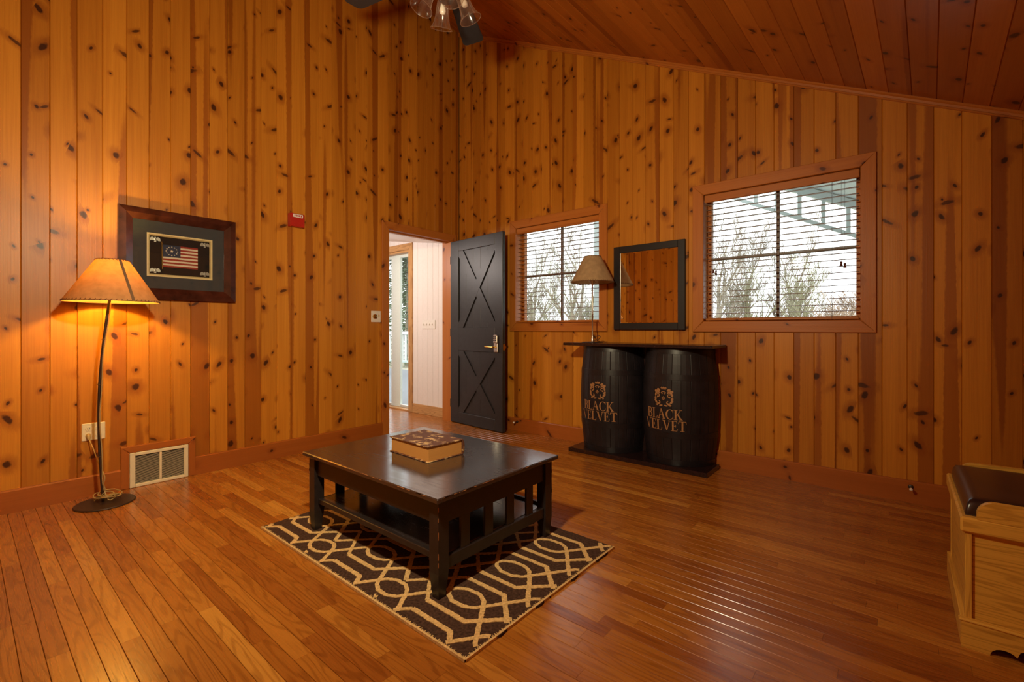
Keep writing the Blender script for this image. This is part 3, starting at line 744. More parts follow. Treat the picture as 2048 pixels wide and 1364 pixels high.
def ribbon(pts, w, closed=False):
    P = []
    N = len(pts); seg = range(N if closed else N-1)
    for i in seg:
        a, b = Vector(pts[i]), Vector(pts[(i+1) % N]); n = max(1, int((b-a).length/0.008))
        for k in range(n): P.append(a+(b-a)*k/n)
    if not closed: P.append(Vector(pts[-1]))
    N = len(P); E = []
    for i in range(N):
        t = (P[(i+1) % N]-P[i-1]) if closed else (P[min(i+1, N-1)]-P[max(i-1, 0)])
        t.normalize(); n = Vector((-t.y, t.x)); E.append((P[i]+n*(w/2+rr_.uniform(-0.0018, 0.0018)), P[i]-n*(w/2+rr_.uniform(-0.0018, 0.0018))))
    for i in range(N if closed else N-1):
        a, b = E[i], E[(i+1) % N]
        q = [a[1], b[1], b[0], a[0]]
        if all(inside(x) for x in q):
            z = 0.0125+0.0004*rr_.random()
            lines.poly([(x[0], x[1], z) for x in q])
            lines.poly([(a[1][0], a[1][1], 0.010), (b[1][0], b[1][1], 0.010), (b[1][0], b[1][1], z), (a[1][0], a[1][1], z)])
            lines.poly([(b[0][0], b[0][1], 0.010), (a[0][0], a[0][1], 0.010), (a[0][0], a[0][1], z), (b[0][0], b[0][1], z)])
P1 = 0.570; PY = 0.288
for i in range(-1, 4):
    c1 = 0.175+P1*i; c2 = c1+P1/2
    for j in range(-2, 5):
        y1 = 0.242+PY*j; y2 = y1-PY/2
        ring = lambda cx, cy, a, b: [(cx-a, cy), (cx-a*0.72, cy-b*0.62), (cx-a*0.30, cy-b), (cx+a*0.35, cy-b*0.98), (cx+a*0.78, cy-b*0.55), (cx+a, cy), (cx+a*0.72, cy+b*0.62), (cx+a*0.30, cy+b), (cx-a*0.35, cy+b*0.98), (cx-a*0.78, cy+b*0.55)]
        ribbon(ring(c1, y1, 0.094, 0.049), 0.018, True); ribbon(ring(c2, y2, 0.088, 0.048), 0.018, True)
        ribbon([(c1-0.105, y1+0.108), (c1+0.105, y1+0.108), (c2, y1-0.075)], 0.021); ribbon([(c2, y1-0.075), (c1+P1-0.105, y1+0.108)], 0.017)
        ribbon([(c1-0.105, y1-0.108), (c1+0.105, y1-0.108), (c2, y1+0.068)], 0.021); ribbon([(c2, y1+0.068), (c1+P1-0.105, y1-0.108)], 0.017)
        for dy in (-1, 1):
            ribbon([(c1+0.094, y1), (c2-0.088, y1+dy*PY/2)], 0.019); ribbon([(c2+0.088, y1+dy*PY/2), (c1+P1-0.094, y1)], 0.019)
fix_normals(lines.build('trellis_pattern', M['rug_cream'], rg))
fr = MB()
def fringe(p, q, n):
    p, q = Vector(p), Vector(q); t = (q-p).normalized(); nn = Vector((-t.y, t.x))
    for i in range(n):
        a = p+(q-p)*(i+rr_.uniform(-0.3, 0.3))/n; l = rr_.uniform(0.004, 0.013); b = a+nn*l+t*rr_.uniform(-0.003, 0.003)
        fr.poly([(*(a-t*0.0022), 0.0108), (*(a+t*0.0022), 0.0108), (*(b+t*0.001), 0.0122), (*(b-t*0.001), 0.0122)])
    fr.prism([(0, -0.0025), (0, 0.0035)], lambda z: (*(p+nn*z[1]), 0.0), lambda z: (*(q+nn*z[1]), 0.0)) if False else None
    fr.poly([(*(p-nn*0.003), 0.001), (*(q-nn*0.003), 0.001), (*(q-nn*0.003), 0.011), (*(p-nn*0.003), 0.011)])
    fr.poly([(*(p-nn*0.003), 0.011), (*(q-nn*0.003), 0.011), (*(q+nn*0.005), 0.0112), (*(p+nn*0.005), 0.0112)])
fringe((0, 0), (RW, 0), 300); fringe((RW, 0), (RW, RH), 190)
ff = fr.build('bound_edge', M['rug_cream'], rg); ff['kind'] = 'stuff'

# ------------------------------------------------------------------ barrel bar
BZ0, BZ1 = 0.036, 0.926
bar = empty('barrel_bar', (2.331, -0.20, 0.0)); tag(bar, 'bar of two gold-lettered black half barrels under a dark plank top', 'bar')
def BAR(mb, name, mat):
    for v in mb.V: v -= Vector(bar.location)
    return mb.build(name, mat, bar)
BAR(MB().box(1.745, 2.920, -0.345, -0.045, 0.0, 0.035, 0.003), 'plinth', M['bar_top'])
BAR(MB().box(1.700, 2.962, -0.362, -0.022, 0.927, 0.951, 0.003), 'bar_top', M['bar_top'])
BAR(MB().box(1.80, 2.86, -0.050, -0.046, 0.036, 0.926), 'back_board', M['bar_top'])
def br(z):
    k = (z-(BZ0+BZ1)/2)/((BZ1-BZ0)/2); return 0.2935-0.034*k*k
glyph = {}
def q4(x0, y0, x1, y1, w0, w1=None):  # slanted stem from (x0,y0) to (x1,y1) with horizontal widths
    w1 = w0 if w1 is None else w1
    return [(x0, y0), (x0+w0, y0), (x1+w1, y1), (x1, y1)]
def rc(x0, x1, y0, y1): return [(x0, y0), (x1, y0), (x1, y1), (x0, y1)]
def arc(cx, cy, rx, ry, tx, ty, a0, a1, n=10):
    out = []
    for i in range(n):
        a, b = math.radians(a0+(a1-a0)*i/n), math.radians(a0+(a1-a0)*(i+1)/n)
        o = lambda t: (cx+rx*math.cos(t), cy+ry*math.sin(t)); q = lambda t: (cx+(rx-tx)*math.cos(t), cy+(ry-ty)*math.sin(t))
        out.append([o(a), o(b), q(b), q(a)])
    return out
SE = 0.05; ST = 0.17
glyph['L'] = (0.66, [rc(0.10, 0.10+ST, 0, 1), rc(0, 0.38, 0, SE), rc(0, 0.38, 1-SE, 1), rc(0.1, 0.62, 0, SE), [(0.54, SE), (0.62, SE), (0.66, 0.27), (0.63, 0.27)]])
glyph['B'] = (0.76, [rc(0.10, 0.10+ST, 0, 1), rc(0, 0.42, 0, SE), rc(0, 0.42, 1-SE, 1)]+arc(0.40, 0.74, 0.28, 0.26, 0.15, 0.05, -90, 90)+arc(0.42, 0.26, 0.34, 0.27, 0.17, 0.05, -90, 90)+[rc(0.2, 0.42, 0.485, 0.535)])
glyph['A'] = (0.92, [q4(0.10, 0, 0.40, 1, 0.06), q4(0.66, 0, 0.36, 1, ST+0.03, 0.12), rc(0.22, 0.68, 0.33, 0.38), rc(0, 0.28, 0, SE), rc(0.56, 0.92, 0, SE)])
glyph['C'] = (0.82, arc(0.46, 0.5, 0.46, 0.52, 0.19, 0.05, 48, 312, 20)+[[(0.72, 0.70), (0.78, 0.70), (0.78, 1.0), (0.745, 0.93)], [(0.74, 0.30), (0.79, 0.30), (0.76, 0.10), (0.70, 0.10)]])
glyph['K'] = (0.90, [rc(0.10, 0.10+ST, 0, 1), rc(0, 0.38, 0, SE), rc(0, 0.38, 1-SE, 1), q4(0.24, 0.42, 0.66, 1, 0.07), q4(0.62, 0.02, 0.32, 0.56, ST+0.06, 0.14), rc(0.56, 0.90, 0, SE), rc(0.56, 0.84, 1-SE, 1)])
glyph['V'] = (0.88, [[(0.08, 1), (0.08+ST+0.03, 1), (0.52, 0.0), (0.44, 0.0)], [(0.72, 1), (0.78, 1), (0.52, 0.0), (0.44, 0.0)], rc(0, 0.36, 1-SE, 1), rc(0.62, 0.88, 1-SE, 1)])
glyph['E'] = (0.68, [rc(0.10, 0.10+ST, 0, 1), rc(0, 0.60, 0, SE), rc(0, 0.58, 1-SE, 1), rc(0.2, 0.46, 0.485, 0.535), rc(0.44, 0.48, 0.38, 0.64), [(0.54, SE), (0.62, SE), (0.66, 0.26), (0.63, 0.26)], [(0.52, 1-SE), (0.58, 1-SE), (0.60, 0.76), (0.57, 0.76)]])
glyph['T'] = (0.80, [rc(0.32, 0.32+ST, 0, 1), rc(0.20, 0.62, 0, SE), rc(0.04, 0.76, 1-SE, 1), [(0.0, 0.74), (0.03, 0.74), (0.12, 1), (0.04, 1)], [(0.77, 0.74), (0.80, 0.74), (0.76, 1), (0.68, 1)]])
def word(txt, w, h, s0, z0):
    tot = sum(glyph[c][0] for c in txt)+0.02*(len(txt)-1); k = w/tot; x = s0-w/2; out = []
    for c in txt:
        for pg in glyph[c][1]: out.append([(x+p[0]*k, z0+p[1]*h) for p in pg])
        x += (glyph[c][0]+0.02)*k
    return out
def crest(s, z, W, Hh):
    out = []
    def E(cx, cy, rx, ry, n=10, rot=0.0):
        c, sn = math.cos(rot), math.sin(rot)
        out.append([(s+W*(cx+rx*math.cos(2*PI*i/n)*c-ry*math.sin(2*PI*i/n)*sn), z+Hh*(cy+rx*math.cos(2*PI*i/n)*sn+ry*math.sin(2*PI*i/n)*c)) for i in range(n)])
    def P(pts): out.append([(s+W*a, z+Hh*b) for a, b in pts])
    P([(-0.13, 0.40), (0.13, 0.40), (0.13, 0.435), (-0.13, 0.435)]); P([(-0.15, 0.45), (0.15, 0.45), (0.17, 0.50), (-0.17, 0.50)])
    for cx in (-0.10, 0.0, 0.10): P([(cx-0.03, 0.50), (cx+0.03, 0.50), (cx, 0.55)])
    for sg in (-1, 1):
        E(sg*0.27, 0.37, 0.10, 0.065, 9, sg*0.5); E(sg*0.38, 0.27, 0.085, 0.10, 9, sg*-0.4); E(sg*0.25, 0.24, 0.07, 0.045, 8, sg*0.9)
        E(sg*0.43, 0.12, 0.055, 0.11, 9, sg*0.2); E(sg*0.44, -0.10, 0.06, 0.10, 9, sg*-0.3); E(sg*0.47, 0.30, 0.03, 0.07, 8); E(sg*0.33, -0.02, 0.04, 0.03, 8)
        for (dx, dy) in arc(sg*0.29, 0.08, 0.095, 0.095, 0.05, 0.05, 20, 320, 9) and [(0, 0)]:
            for pg in arc(0.29, 0.08, 0.095, 0.095, 0.05, 0.045, 30, 320, 10): P([(sg*a, b) for a, b in pg])
        E(sg*0.40, -0.26, 0.11, 0.055, 9, sg*0.9); E(sg*0.26, -0.36, 0.12, 0.05, 9, sg*-0.5); E(sg*0.47, -0.20, 0.035, 0.05, 8); E(sg*0.13, -0.44, 0.10, 0.04, 9, sg*-0.2)
        E(sg*0.36, -0.42, 0.06, 0.04, 8, sg*0.6); E(sg*0.20, -0.24, 0.07, 0.03, 8, sg*0.8)
    for pg in arc(0.0, 0.20, 0.15, 0.10, 0.05, 0.035, 10, 170, 10): P(pg)
    E(-0.07, 0.18, 0.035, 0.025, 8); E(0.07, 0.18, 0.035, 0.025, 8)
    for a, b in (((0, 0.05), (0.10, -0.06)), ((0.10, -0.06), (0, -0.17)), ((0, -0.17), (-0.10, -0.06)), ((-0.10, -0.06), (0, 0.05))):
        P([a, b, (b[0]*0.62, -0.06+(b[1]+0.06)*0.62), (a[0]*0.62, -0.06+(a[1]+0.06)*0.62)])
    E(0, -0.06, 0.03, 0.03, 8)
    return out
def barrel(cx, label, ang):
    cy = -0.052
    root = empty('barrel', Vector((cx, cy, BZ0))-Vector(bar.location)); root.parent = bar; root['label'] = label
    nst = 13; A0, A1 = PI, 2*PI; da = (A1-A0)/nst; zs = [BZ0+(BZ1-BZ0)*i/14 for i in range(15)]
    for k in range(nst):
        m_ = MB(); a, b = A0+k*da+0.003, A0+(k+1)*da-0.003; prof = []
        sub = [a, a+0.012, (a+b)/2, b-0.012, b]; dr = [0.0011, 0, 0, 0, 0.0011]
        for i in range(14):
            z, z2 = zs[i], zs[i+1]
            for t in range(4):
                f = lambda an, d, zz: ((br(zz)-d)*math.cos(an), (br(zz)-d)*math.sin(an), zz-BZ0)
                m_.poly([f(sub[t], dr[t], z), f(sub[t+1], dr[t+1], z), f(sub[t+1], dr[t+1], z2), f(sub[t], dr[t], z2)], [(t*0.02, z), (t*0.02+0.02, z), (t*0.02+0.02, z2), (t*0.02, z2)])
        auto_smooth(m_.build('stave', M['barrel'], root), 50)
    m_ = MB(); m_.lathe([(br(z)-0.006, z-BZ0) for z in zs], (0, 0, 0), 26, A0, A1); auto_smooth(m_.build('inner_shell', M['dark_hole'], root))
    for z0, z1 in ((BZ0, 0.080), (0.245, 0.288), (0.684, 0.727), (0.880, BZ1)):
        m_ = MB(); m_.lathe([(br(z0)-0.002, z0-BZ0), (br(z0)+0.0030, z0-BZ0), (br(z1)+0.0030, z1-BZ0), (br(z1)-0.002, z1-BZ0)], (0, 0, 0), 36, A0, A1); auto_smooth(m_.build('hoop', M['hoop'], root), 30)
    def wrap(polys, name):
        m_ = MB()
        for pg in polys:
            pts = []
            for s_, z in pg:
                r = br(z)+0.0024; th = math.radians(ang)+s_/0.290-PI/2
                pts.append((r*math.cos(th), r*math.sin(th), z-BZ0))
            n = (Vector(pts[1])-Vector(pts[0])).cross(Vector(pts[2])-Vector(pts[1]))
            if n.dot(Vector((pts[0][0], pts[0][1], 0))) < 0: pts.reverse()
            m_.poly(pts)
        return m_.build(name, M['gold'], root)
    wrap(word('BLACK', 0.292, 0.076, 0.0, 0.388)+word('VELVET', 0.345, 0.076, 0.0, 0.303), 'lettering')
    wrap(crest(0.005, 0.553, 0.150, 0.145), 'emblem')
    return root
barrel(2.037, 'black barrel lettered in gold under the table lamp end of the bar', -2)
barrel(2.625, 'black barrel lettered in gold at the bar end nearer the bench', -6)

# ------------------------------------------------------------------ mirror
mr = empty('wall_mirror', (2.334, -0.001, 1.43)); tag(mr, 'rectangular mirror in flat black frame between the two windows', 'mirror')
w2, h2, fw = 0.3165, 0.367, 0.059
for a, b, c, d in ((-w2, -w2+fw, -h2, h2), (w2-fw, w2, -h2, h2), (-w2+fw, w2-fw, h2-fw, h2), (-w2+fw, w2-fw, -h2, -h2+fw)):
    MB().box(a, b, -0.028, 0.0, c, d, 0.002).build('frame_rail', M['mirror_frame'], mr)
MB().box(-w2+fw-0.004, w2-fw+0.004, -0.014, -0.004, -h2+fw-0.004, h2-fw+0.004).build('glass', M['mirror'], mr)
m_ = MB(); a, b = -w2+fw, w2-fw; c, d = -h2+fw, h2-fw
for q in ([(a, c), (b, c), (b-0.008, c+0.008), (a+0.008, c+0.008)], [(b, c), (b, d), (b-0.008, d-0.008), (b-0.008, c+0.008)], [(b, d), (a, d), (a+0.008, d-0.008), (b-0.008, d-0.008)], [(a, d), (a, c), (a+0.008, c+0.008), (a+0.008, d-0.008)]):
    m_.poly([(q[0][0], -0.0152, q[0][1]), (q[1][0], -0.0152, q[1][1]), (q[2][0], -0.0145, q[2][1]), (q[3][0], -0.0145, q[3][1])])
fix_normals(m_.build('bevel_strip', M['mirror'], mr))

# ------------------------------------------------------------------ lamps
def shade_mesh(root, rb, rt, z0, z1, mat, seams=(2.2,), off=(0, 0)):
    n = 64; m_ = MB(); m_.lathe([(rb, z0), (rb*0.75+rt*0.25, z0*0.75+z1*0.25), ((rb+rt)/2, (z0+z1)/2), (rb*0.25+rt*0.75, z0*0.25+z1*0.75), (rt, z1)], (*off, 0), n)
    sh = auto_smooth(m_.build('shade', mat, root))
    nn = 60
    for r, z, dz, step in ((rb, z0, 0.010, 1), (rt, z1, -0.007, 2)):
        st = MB()
        for k in range(0, nn, step):
            a = 2*PI*k/nn; rr = r-(rb-rt)*abs(dz)/(z1-z0)*(1 if dz > 0 else -1); b = a+0.035*(0.23/r if r < 0.1 else 1)
            st.tube([(off[0]+(r+0.0015)*math.cos(a), off[1]+(r+0.0015)*math.sin(a), z), (off[0]+(rr+0.0015)*math.cos(b), off[1]+(rr+0.0015)*math.sin(b), z+dz)], 0.0016, 4)
        st.build('lacing', M['stitch'], sh)['kind'] = 'stuff'
    for an in seams:
        b = MB(); c, s_ = math.cos(an), math.sin(an); tx, ty = -s_*0.008, c*0.008
        f = lambda r, z, sg: (off[0]+(r+0.0012)*c+sg*tx, off[1]+(r+0.0012)*s_+sg*ty, z)
        b.poly([f(rb, z0, -1), f(rb, z0, 1), f(rt, z1, 1), f(rt, z1, -1)]); b.build('seam_strip', M['seam'], sh)
    for r, z in ((rb, z0), (rt, z1)):
        b = MB(); b.tube([(off[0]+(r-0.001)*math.cos(2*PI*k/48), off[1]+(r-0.001)*math.sin(2*PI*k/48), z) for k in range(48)], 0.0022, 5, closed=True); b.build('rim_wire', M['stitch'], sh)
    return sh
# floor lamp; local x axis is turned along the picture plane so the bowed pole leans as seen
LB = Vector((0.235, -3.205, 0.0))
flp = empty('floor_lamp', LB); tag(flp, 'lit floor lamp with bowed iron pole and parchment shade below the framed flag', 'lamp')
auto_smooth(MB().lathe([(0.0, 0.0), (0.145, 0.0), (0.148, 0.004), (0.144, 0.009), (0.03, 0.012), (0.0, 0.012)], (0, 0, 0), 48).build('base', M['iron'], flp), 30)
rd = Vector((Rdir.x, Rdir.y, 0))
pole = []
for i in range(25):
    t = i/24; z = 0.01+t*1.33; off = -0.012-0.050*math.sin(PI*min(t*1.02, 1))+0.050*t
    pole.append(rd*off+Vector((0, 0, z)))
auto_smooth(MB().tube(pole, 0.0075, 10).build('pole', M['iron'], flp))
tp = pole[-1]; so = (tp.x+0.012, tp.y+0.004)
shade_mesh(flp, 0.232, 0.080, 1.236, 1.492, M['shade'], (0.26,), so)
auto_smooth(MB().tube([(so[0], so[1], 1.30), (so[0], so[1], 1.36)], 0.018, 12).build('socket', M['brass'], flp))
bl = NT('glowing_bulb'); bl.bsdf(Base_Color=(1, 0.8, 0.5, 1)); bl.set(bl.b.inputs['Emission Color'], (1, 0.62, 0.25, 1)); bl.set(bl.b.inputs['Emission Strength'], 8.0)
bo = auto_smooth(MB().lathe([(0.0, 1.355), (0.012, 1.36), (0.018, 1.38), (0.028, 1.40), (0.028, 1.42), (0.016, 1.437), (0.0, 1.44)], (so[0], so[1], 0), 16).build('bulb', bl.mat, flp)); bo.visible_shadow = True
for k in range(3):
    a = 2*PI*k/3; MB().tube([(so[0], so[1], 1.34), (so[0]+0.08*math.cos(a)*0.98, so[1]+0.08*math.sin(a)*0.98, 1.488)], 0.0018, 5).build('shade_spider', M['iron'], flp)
ll = light('floor_lamp_bulb', 'POINT', (LB.x+so[0], LB.y+so[1], 1.395), 30, (1.0, 0.66, 0.12), shadow_soft_size=0.032)
bo.visible_shadow = False
for t in (0.23, 0.55, 0.78):
    p = pole[int(t*24)]; MB().tube([p+Vector((0.012*math.cos(2*PI*k/10), 0.012*math.sin(2*PI*k/10), 0.0)) for k in range(10)], 0.0016, 5, closed=True).build('cord_tie', M['stitch'], flp)
cv = []
for i in range(12): p = pole[22-i*2 if 22-i*2 > 0 else 0]; cv.append(p+Vector((0.010, 0.006+0.003*math.sin(i*1.7), 0)))
rc_ = random.Random(3); cv = cv[:11]
for i in range(70):
    a = i*0.52+rc_.uniform(-0.15, 0.15); r = 0.045+0.022*math.sin(i*0.37)+rc_.uniform(-0.006, 0.006)
    cv.append(Vector((-0.005+r*math.cos(a)*1.1, 0.01+r*math.sin(a), 0.030+0.028*abs(math.sin(i*0.23))+rc_.uniform(0, 0.006)-0.012*(i/70))))
for z, o in ((0.075, 0.020), (0.12, 0.012), (0.17, 0.018)): cv.append(Vector((0.0, 0.0, 0))+rd*(o-0.02)+Vector((0.016, -0.004, z)))
wx, wy = 0.022-LB.x, -3.252-LB.y
cv += [Vector((-0.08, -0.02, 0.24)), Vector((-0.15, -0.035, 0.32)), Vector((wx+0.006, wy, 0.372))]
def smooth_path(P, n=4):
    out = []
    for i in range(len(P)-1):
        p0, p1, p2, p3 = P[max(i-1, 0)], P[i], P[i+1], P[min(i+2, len(P)-1)]
        for k in range(n):
            t = k/n; out.append(0.5*((2*p1)+(p2-p0)*t+(2*p0-5*p1+4*p2-p3)*t*t+(3*p1-p0-3*p2+p3)*t**3))
    return out+[P[-1]]
auto_smooth(MB().tube(smooth_path(cv, 3), 0.0032, 6).build('cord', M['cord'], flp))
auto_smooth(MB().tube([(wx+0.008, wy, 0.366), (wx-0.006, wy, 0.388), (wx-0.021, wy, 0.392)], [0.007, 0.013, 0.014], 10).build('plug', M['cord'], flp))

tl = empty('table_lamp', (1.905, -0.205, 0.951)); tag(tl, 'unlit table lamp with thin stem and tan shade on the bar top', 'lamp')
auto_smooth(MB().lathe([(0.0, 0.0), (0.092, 0.0), (0.094, 0.003), (0.09, 0.006), (0.012, 0.010), (0.0, 0.010)], (0, 0, 0), 36).build('base', M['iron'], tl), 30)
auto_smooth(MB().lathe([(0.011, 0.008), (0.011, 0.03), (0.007, 0.04), (0.0055, 0.06), (0.0055, 0.24), (0.008, 0.245), (0.0055, 0.25), (0.0055, 0.50), (0.010, 0.51), (0.0, 0.52)], (0, 0, 0), 12).build('stem', M['nickel'], tl))
shade_mesh(tl, 0.186, 0.074, 0.528, 0.755, M['shade_dull'], ())
auto_smooth(MB().tube([(0, 0, 0.51), (0, 0, 0.57)], 0.017, 12).build('socket', M['nickel'], tl))
auto_smooth(MB().lathe([(0.0, 0.57), (0.016, 0.58), (0.03, 0.62), (0.026, 0.65), (0.0, 0.665)], (0, 0, 0), 14).build('bulb', M['clear_strobe'], tl))
for sg in (-1, 1):
    MB().tube([(0.012*sg, 0, 0.515), (0.045*sg, 0, 0.56), (0.05*sg, 0, 0.64), (0.02*sg, 0, 0.73), (0.0, 0, 0.75)], 0.0022, 6).build('harp_wire', M['nickel'], tl)
for k in range(3):
    a = 2*PI*k/3; MB().tube([(0, 0, 0.752), (0.073*math.cos(a), 0.073*math.sin(a), 0.752)], 0.0016, 5).build('shade_spider', M['nickel'], tl)
auto_smooth(MB().tube(smooth_path([Vector(p) for p in [(0.01, 0, 0.012), (0.05, 0.02, 0.03), (0.06, 0.03, 0.055), (0.035, 0.03, 0.062), (0.015, 0.025, 0.04), (0.03, 0.05, 0.012), (0.06, 0.12, 0.004), (0.06, 0.16, 0.004)]], 4), 0.0026, 6).build('cord', M['iron'], tl))

# ------------------------------------------------------------------ framed flag on the left wall
pf = empty('framed_flag', (0.004, -2.757, 1.585)); tag(pf, 'thirteen-star flag in a dark mahogany frame above the floor lamp', 'picture')
pf.rotation_euler = (0, 0, 0)
PW, PH, PFW = 0.352, 0.3105, 0.078
def frame_poly(name, outer, inner, n0, n1, n_out, mat, parent):
    (a, b, c, d), (e, f_, g, h) = outer, inner
    O = [(a, c), (b, c), (b, d), (a, d)]; I = [(e, g), (f_, g), (f_, h), (e, h)]
    for i in range(4):
        j = (i+1) % 4; m_ = MB()
        v = [(0.0, O[i]), (0.0, O[j]), (0.0, I[j]), (0.0, I[i])]
        fr_ = [(n_out, O[i]), (n_out, O[j]), (n1, ((O[j][0]+I[j][0])/2, (O[j][1]+I[j][1])/2)), (n1, ((O[i][0]+I[i][0])/2, (O[i][1]+I[i][1])/2)), (n0, I[j]), (n0, I[i])]
        X = lambda t: (t[0], t[1][0], t[1][1])
        m_.poly([X(v[0]), X(v[1]), X(fr_[1]), X(fr_[0])]); m_.poly([X(fr_[0]), X(fr_[1]), X(fr_[2]), X(fr_[3])]); m_.poly([X(fr_[3]), X(fr_[2]), X(fr_[4]), X(fr_[5])])
        m_.poly([X(fr_[5]), X(fr_[4]), X(v[2]), X(v[3])]); m_.poly([X(v[3]), X(v[2]), X(v[1]), X(v[0])])
        m_.poly([X(v[0]), X(fr_[0]), X(fr_[3]), X(fr_[5]), X(v[3])]); m_.poly([X(v[1]), X(v[2]), X(fr_[4]), X(fr_[2]), X(fr_[1])])
        fix_normals(m_.build(name, mat, parent))
frame_poly('frame_rail', (-PW, PW, -PH, PH), (-PW+PFW, PW-PFW, -PH+PFW, PH-PFW), 0.018, 0.040, 0.030, M['dark_mahogany'], pf)
MB().box(0.001, 0.006, -PW+0.02, PW-0.02, -PH+0.02, PH-0.02).build('backing', M['black_velvet_back'], pf)
gw, gh = 0.198, 0.150
m_ = MB(); mw, mh = PW-PFW+0.01, PH-PFW+0.01
for a, b, c, d in ((-mw, mw, gh, mh), (-mw, mw, -mh, -gh), (-mw, -gw, -gh, gh), (gw, mw, -gh, gh)): m_.box(0.011, 0.015, a, b, c, d)
m_.build('mat', M['mat_board'], pf)
frame_poly('fillet', (-gw, gw, -gh, gh), (-gw+0.018, gw-0.018, -gh+0.018, gh-0.018), 0.010, 0.017, 0.0165, M['gold_fillet'], pf)
flag = MB().box(0.0065, 0.0085, -0.105, 0.105, -0.078, 0.078).build('flag', M['flag_white'], pf)
sh_ = 0.156/13
for i in range(0, 13, 2):
    y0 = -0.002 if i < 7 else -0.105; z1 = 0.078-i*sh_
    MB().box(0.0085, 0.0092, y0, 0.105, z1-sh_, z1).build('stripe', M['flag_red'], flag)
MB().box(0.0085, 0.0096, -0.105, -0.002, 0.078-7*sh_, 0.078).build('canton', M['flag_blue'], flag)
def star(cy, cz, r, mat, par):
    m_ = MB(); m_.poly([(0.0102, cy+(r if k % 2 == 0 else r*0.42)*math.sin(PI*k/5), cz+(r if k % 2 == 0 else r*0.42)*math.cos(PI*k/5)) for k in range(10)]); m_.build('star', mat, par)
star(-0.054, 0.036, 0.011, M['flag_white'], flag)
for k in range(12): star(-0.054+0.033*math.sin(2*PI*k/12), 0.036+0.030*math.cos(2*PI*k/12), 0.0058, M['flag_white'], flag)
MB().tube([(0.010, -0.110, -0.095), (0.010, -0.112, 0.098)], 0.0022, 6).build('flagpole', M['brass'], pf)
for sy in (-1, 1):
    for sz in (-1, 1):
        m_ = MB(); cy, cz = sy*0.150, sz*0.108
        m_.lathe([(0.0, 0.0), (0.009, 0.001), (0.008, 0.004), (0.0, 0.005)], (0, 0, 0), 10, xf=Matrix.Translation((0.007, cy, cz)) @ Matrix.Rotation(PI/2, 4, 'Y'))
        for sg in (-1, 1):
            m_.poly([(0.009, cy+sg*a, cz+b) for a, b in ((0.003, 0.004), (0.010, 0.014), (0.019, 0.016), (0.028, 0.008), (0.031, -0.004), (0.028, -0.013), (0.023, -0.006), (0.019, -0.012), (0.014, -0.006), (0.008, -0.010))])
        m_.poly([(0.009, cy-0.004, cz-0.006), (0.009, cy+0.004, cz-0.006), (0.009, cy+0.007, cz-0.018), (0.009, cy-0.007, cz-0.018)])
        m_.poly([(0.0095, cy-0.004, cz+0.008), (0.0095, cy+0.004, cz+0.008), (0.0095, cy+0.004, cz+0.017), (0.0095, cy-0.004, cz+0.016)])
        m_.build('eagle_ornament', M['pewter'], pf)
MB().box(0.0155, 0.0168, -PW+PFW-0.003, PW-PFW+0.003, -PH+PFW-0.003, PH-PFW+0.003).build('glass', M['pic_glass'], pf)

# ------------------------------------------------------------------ small wall fittings
fa = empty('fire_alarm', (0.0, -1.931, 1.995)); tag(fa, 'red fire alarm box with strobe high on the left wall', 'alarm')
MB().box(0.0, 0.050, -0.062, 0.062, -0.056, 0.056, 0.004).build('housing', M['red_plastic'], fa)
MB().box(0.050, 0.056, -0.040, 0.045, 0.022, 0.050, 0.004).build('strobe_lens', M['clear_strobe'], fa)
for k in range(4): MB().box(0.056, 0.0566, -0.030+k*0.018, -0.022+k*0.018, 0.028, 0.044).build('strobe_mark', M['red_plastic'], fa)
dm = empty('dimmer_switch', (0.0, -1.131, 1.193)); tag(dm, 'cream dimmer plate with brass dial beside the doorway', 'light switch')
MB().box(0.0, 0.006, -0.055, 0.055, -0.056, 0.056, 0.003).build('plate', M['white_plastic'], dm)
auto_smooth(MB().lathe([(0.0, 0.0), (0.024, 0.0), (0.022, 0.012), (0.015, 0.016), (0.0, 0.016)], (0, 0, 0), 24, xf=Matrix.Translation((0.006, -0.016, 0.0)) @ Matrix.Rotation(PI/2, 4, 'Y')).build('dial', M['brass'], dm), 30)
for z in (0.014, -0.004): MB().lathe([(0.0, 0.0), (0.006, 0.0), (0.005, 0.006), (0.0, 0.006)], (0, 0, 0), 10, xf=Matrix.Translation((0.006, 0.030, z)) @ Matrix.Rotation(PI/2, 4, 'Y')).build('button', M['brass'], dm)
ou = empty('wall_outlet', (0.0, -3.226, 0.412)); tag(ou, 'cream double outlet plate behind the floor lamp pole', 'outlet')
MB().box(0.0, 0.006, -0.057, 0.057, -0.055, 0.055, 0.003).build('plate', M['cream_plastic'], ou)
for yy in (-0.024, 0.024):
    for zz in (0.020, -0.020):
        rcp = MB().lathe([(0.0165, 0.0), (0.0155, 0.003), (0.0, 0.003)], (0, 0, 0), 18, xf=Matrix.Translation((0.006, yy, zz)) @ Matrix.Rotation(PI/2, 4, 'Y')).build('receptacle', M['cream_plastic'], ou)
        m_ = MB()
        for a in (-0.006, 0.005): m_.box(0.0088, 0.0094, yy+a-0.001, yy+a+0.001, zz-0.002, zz+0.007)
        m_.box(0.0088, 0.0094, yy-0.0025, yy+0.0025, zz-0.010, zz-0.006); m_.build('slots', M['dark_hole'], rcp)
vn = empty('floor_register', (0.0, -2.880, 0.118)); tag(vn, 'cream louvred air return grille set in the baseboard', 'vent')
VW, VH = 0.167, 0.117
MB().box(0.001, 0.006, -VW+0.005, VW-0.005, -VH+0.005, VH-0.005).build('duct_shadow', M['dark_hole'], vn)
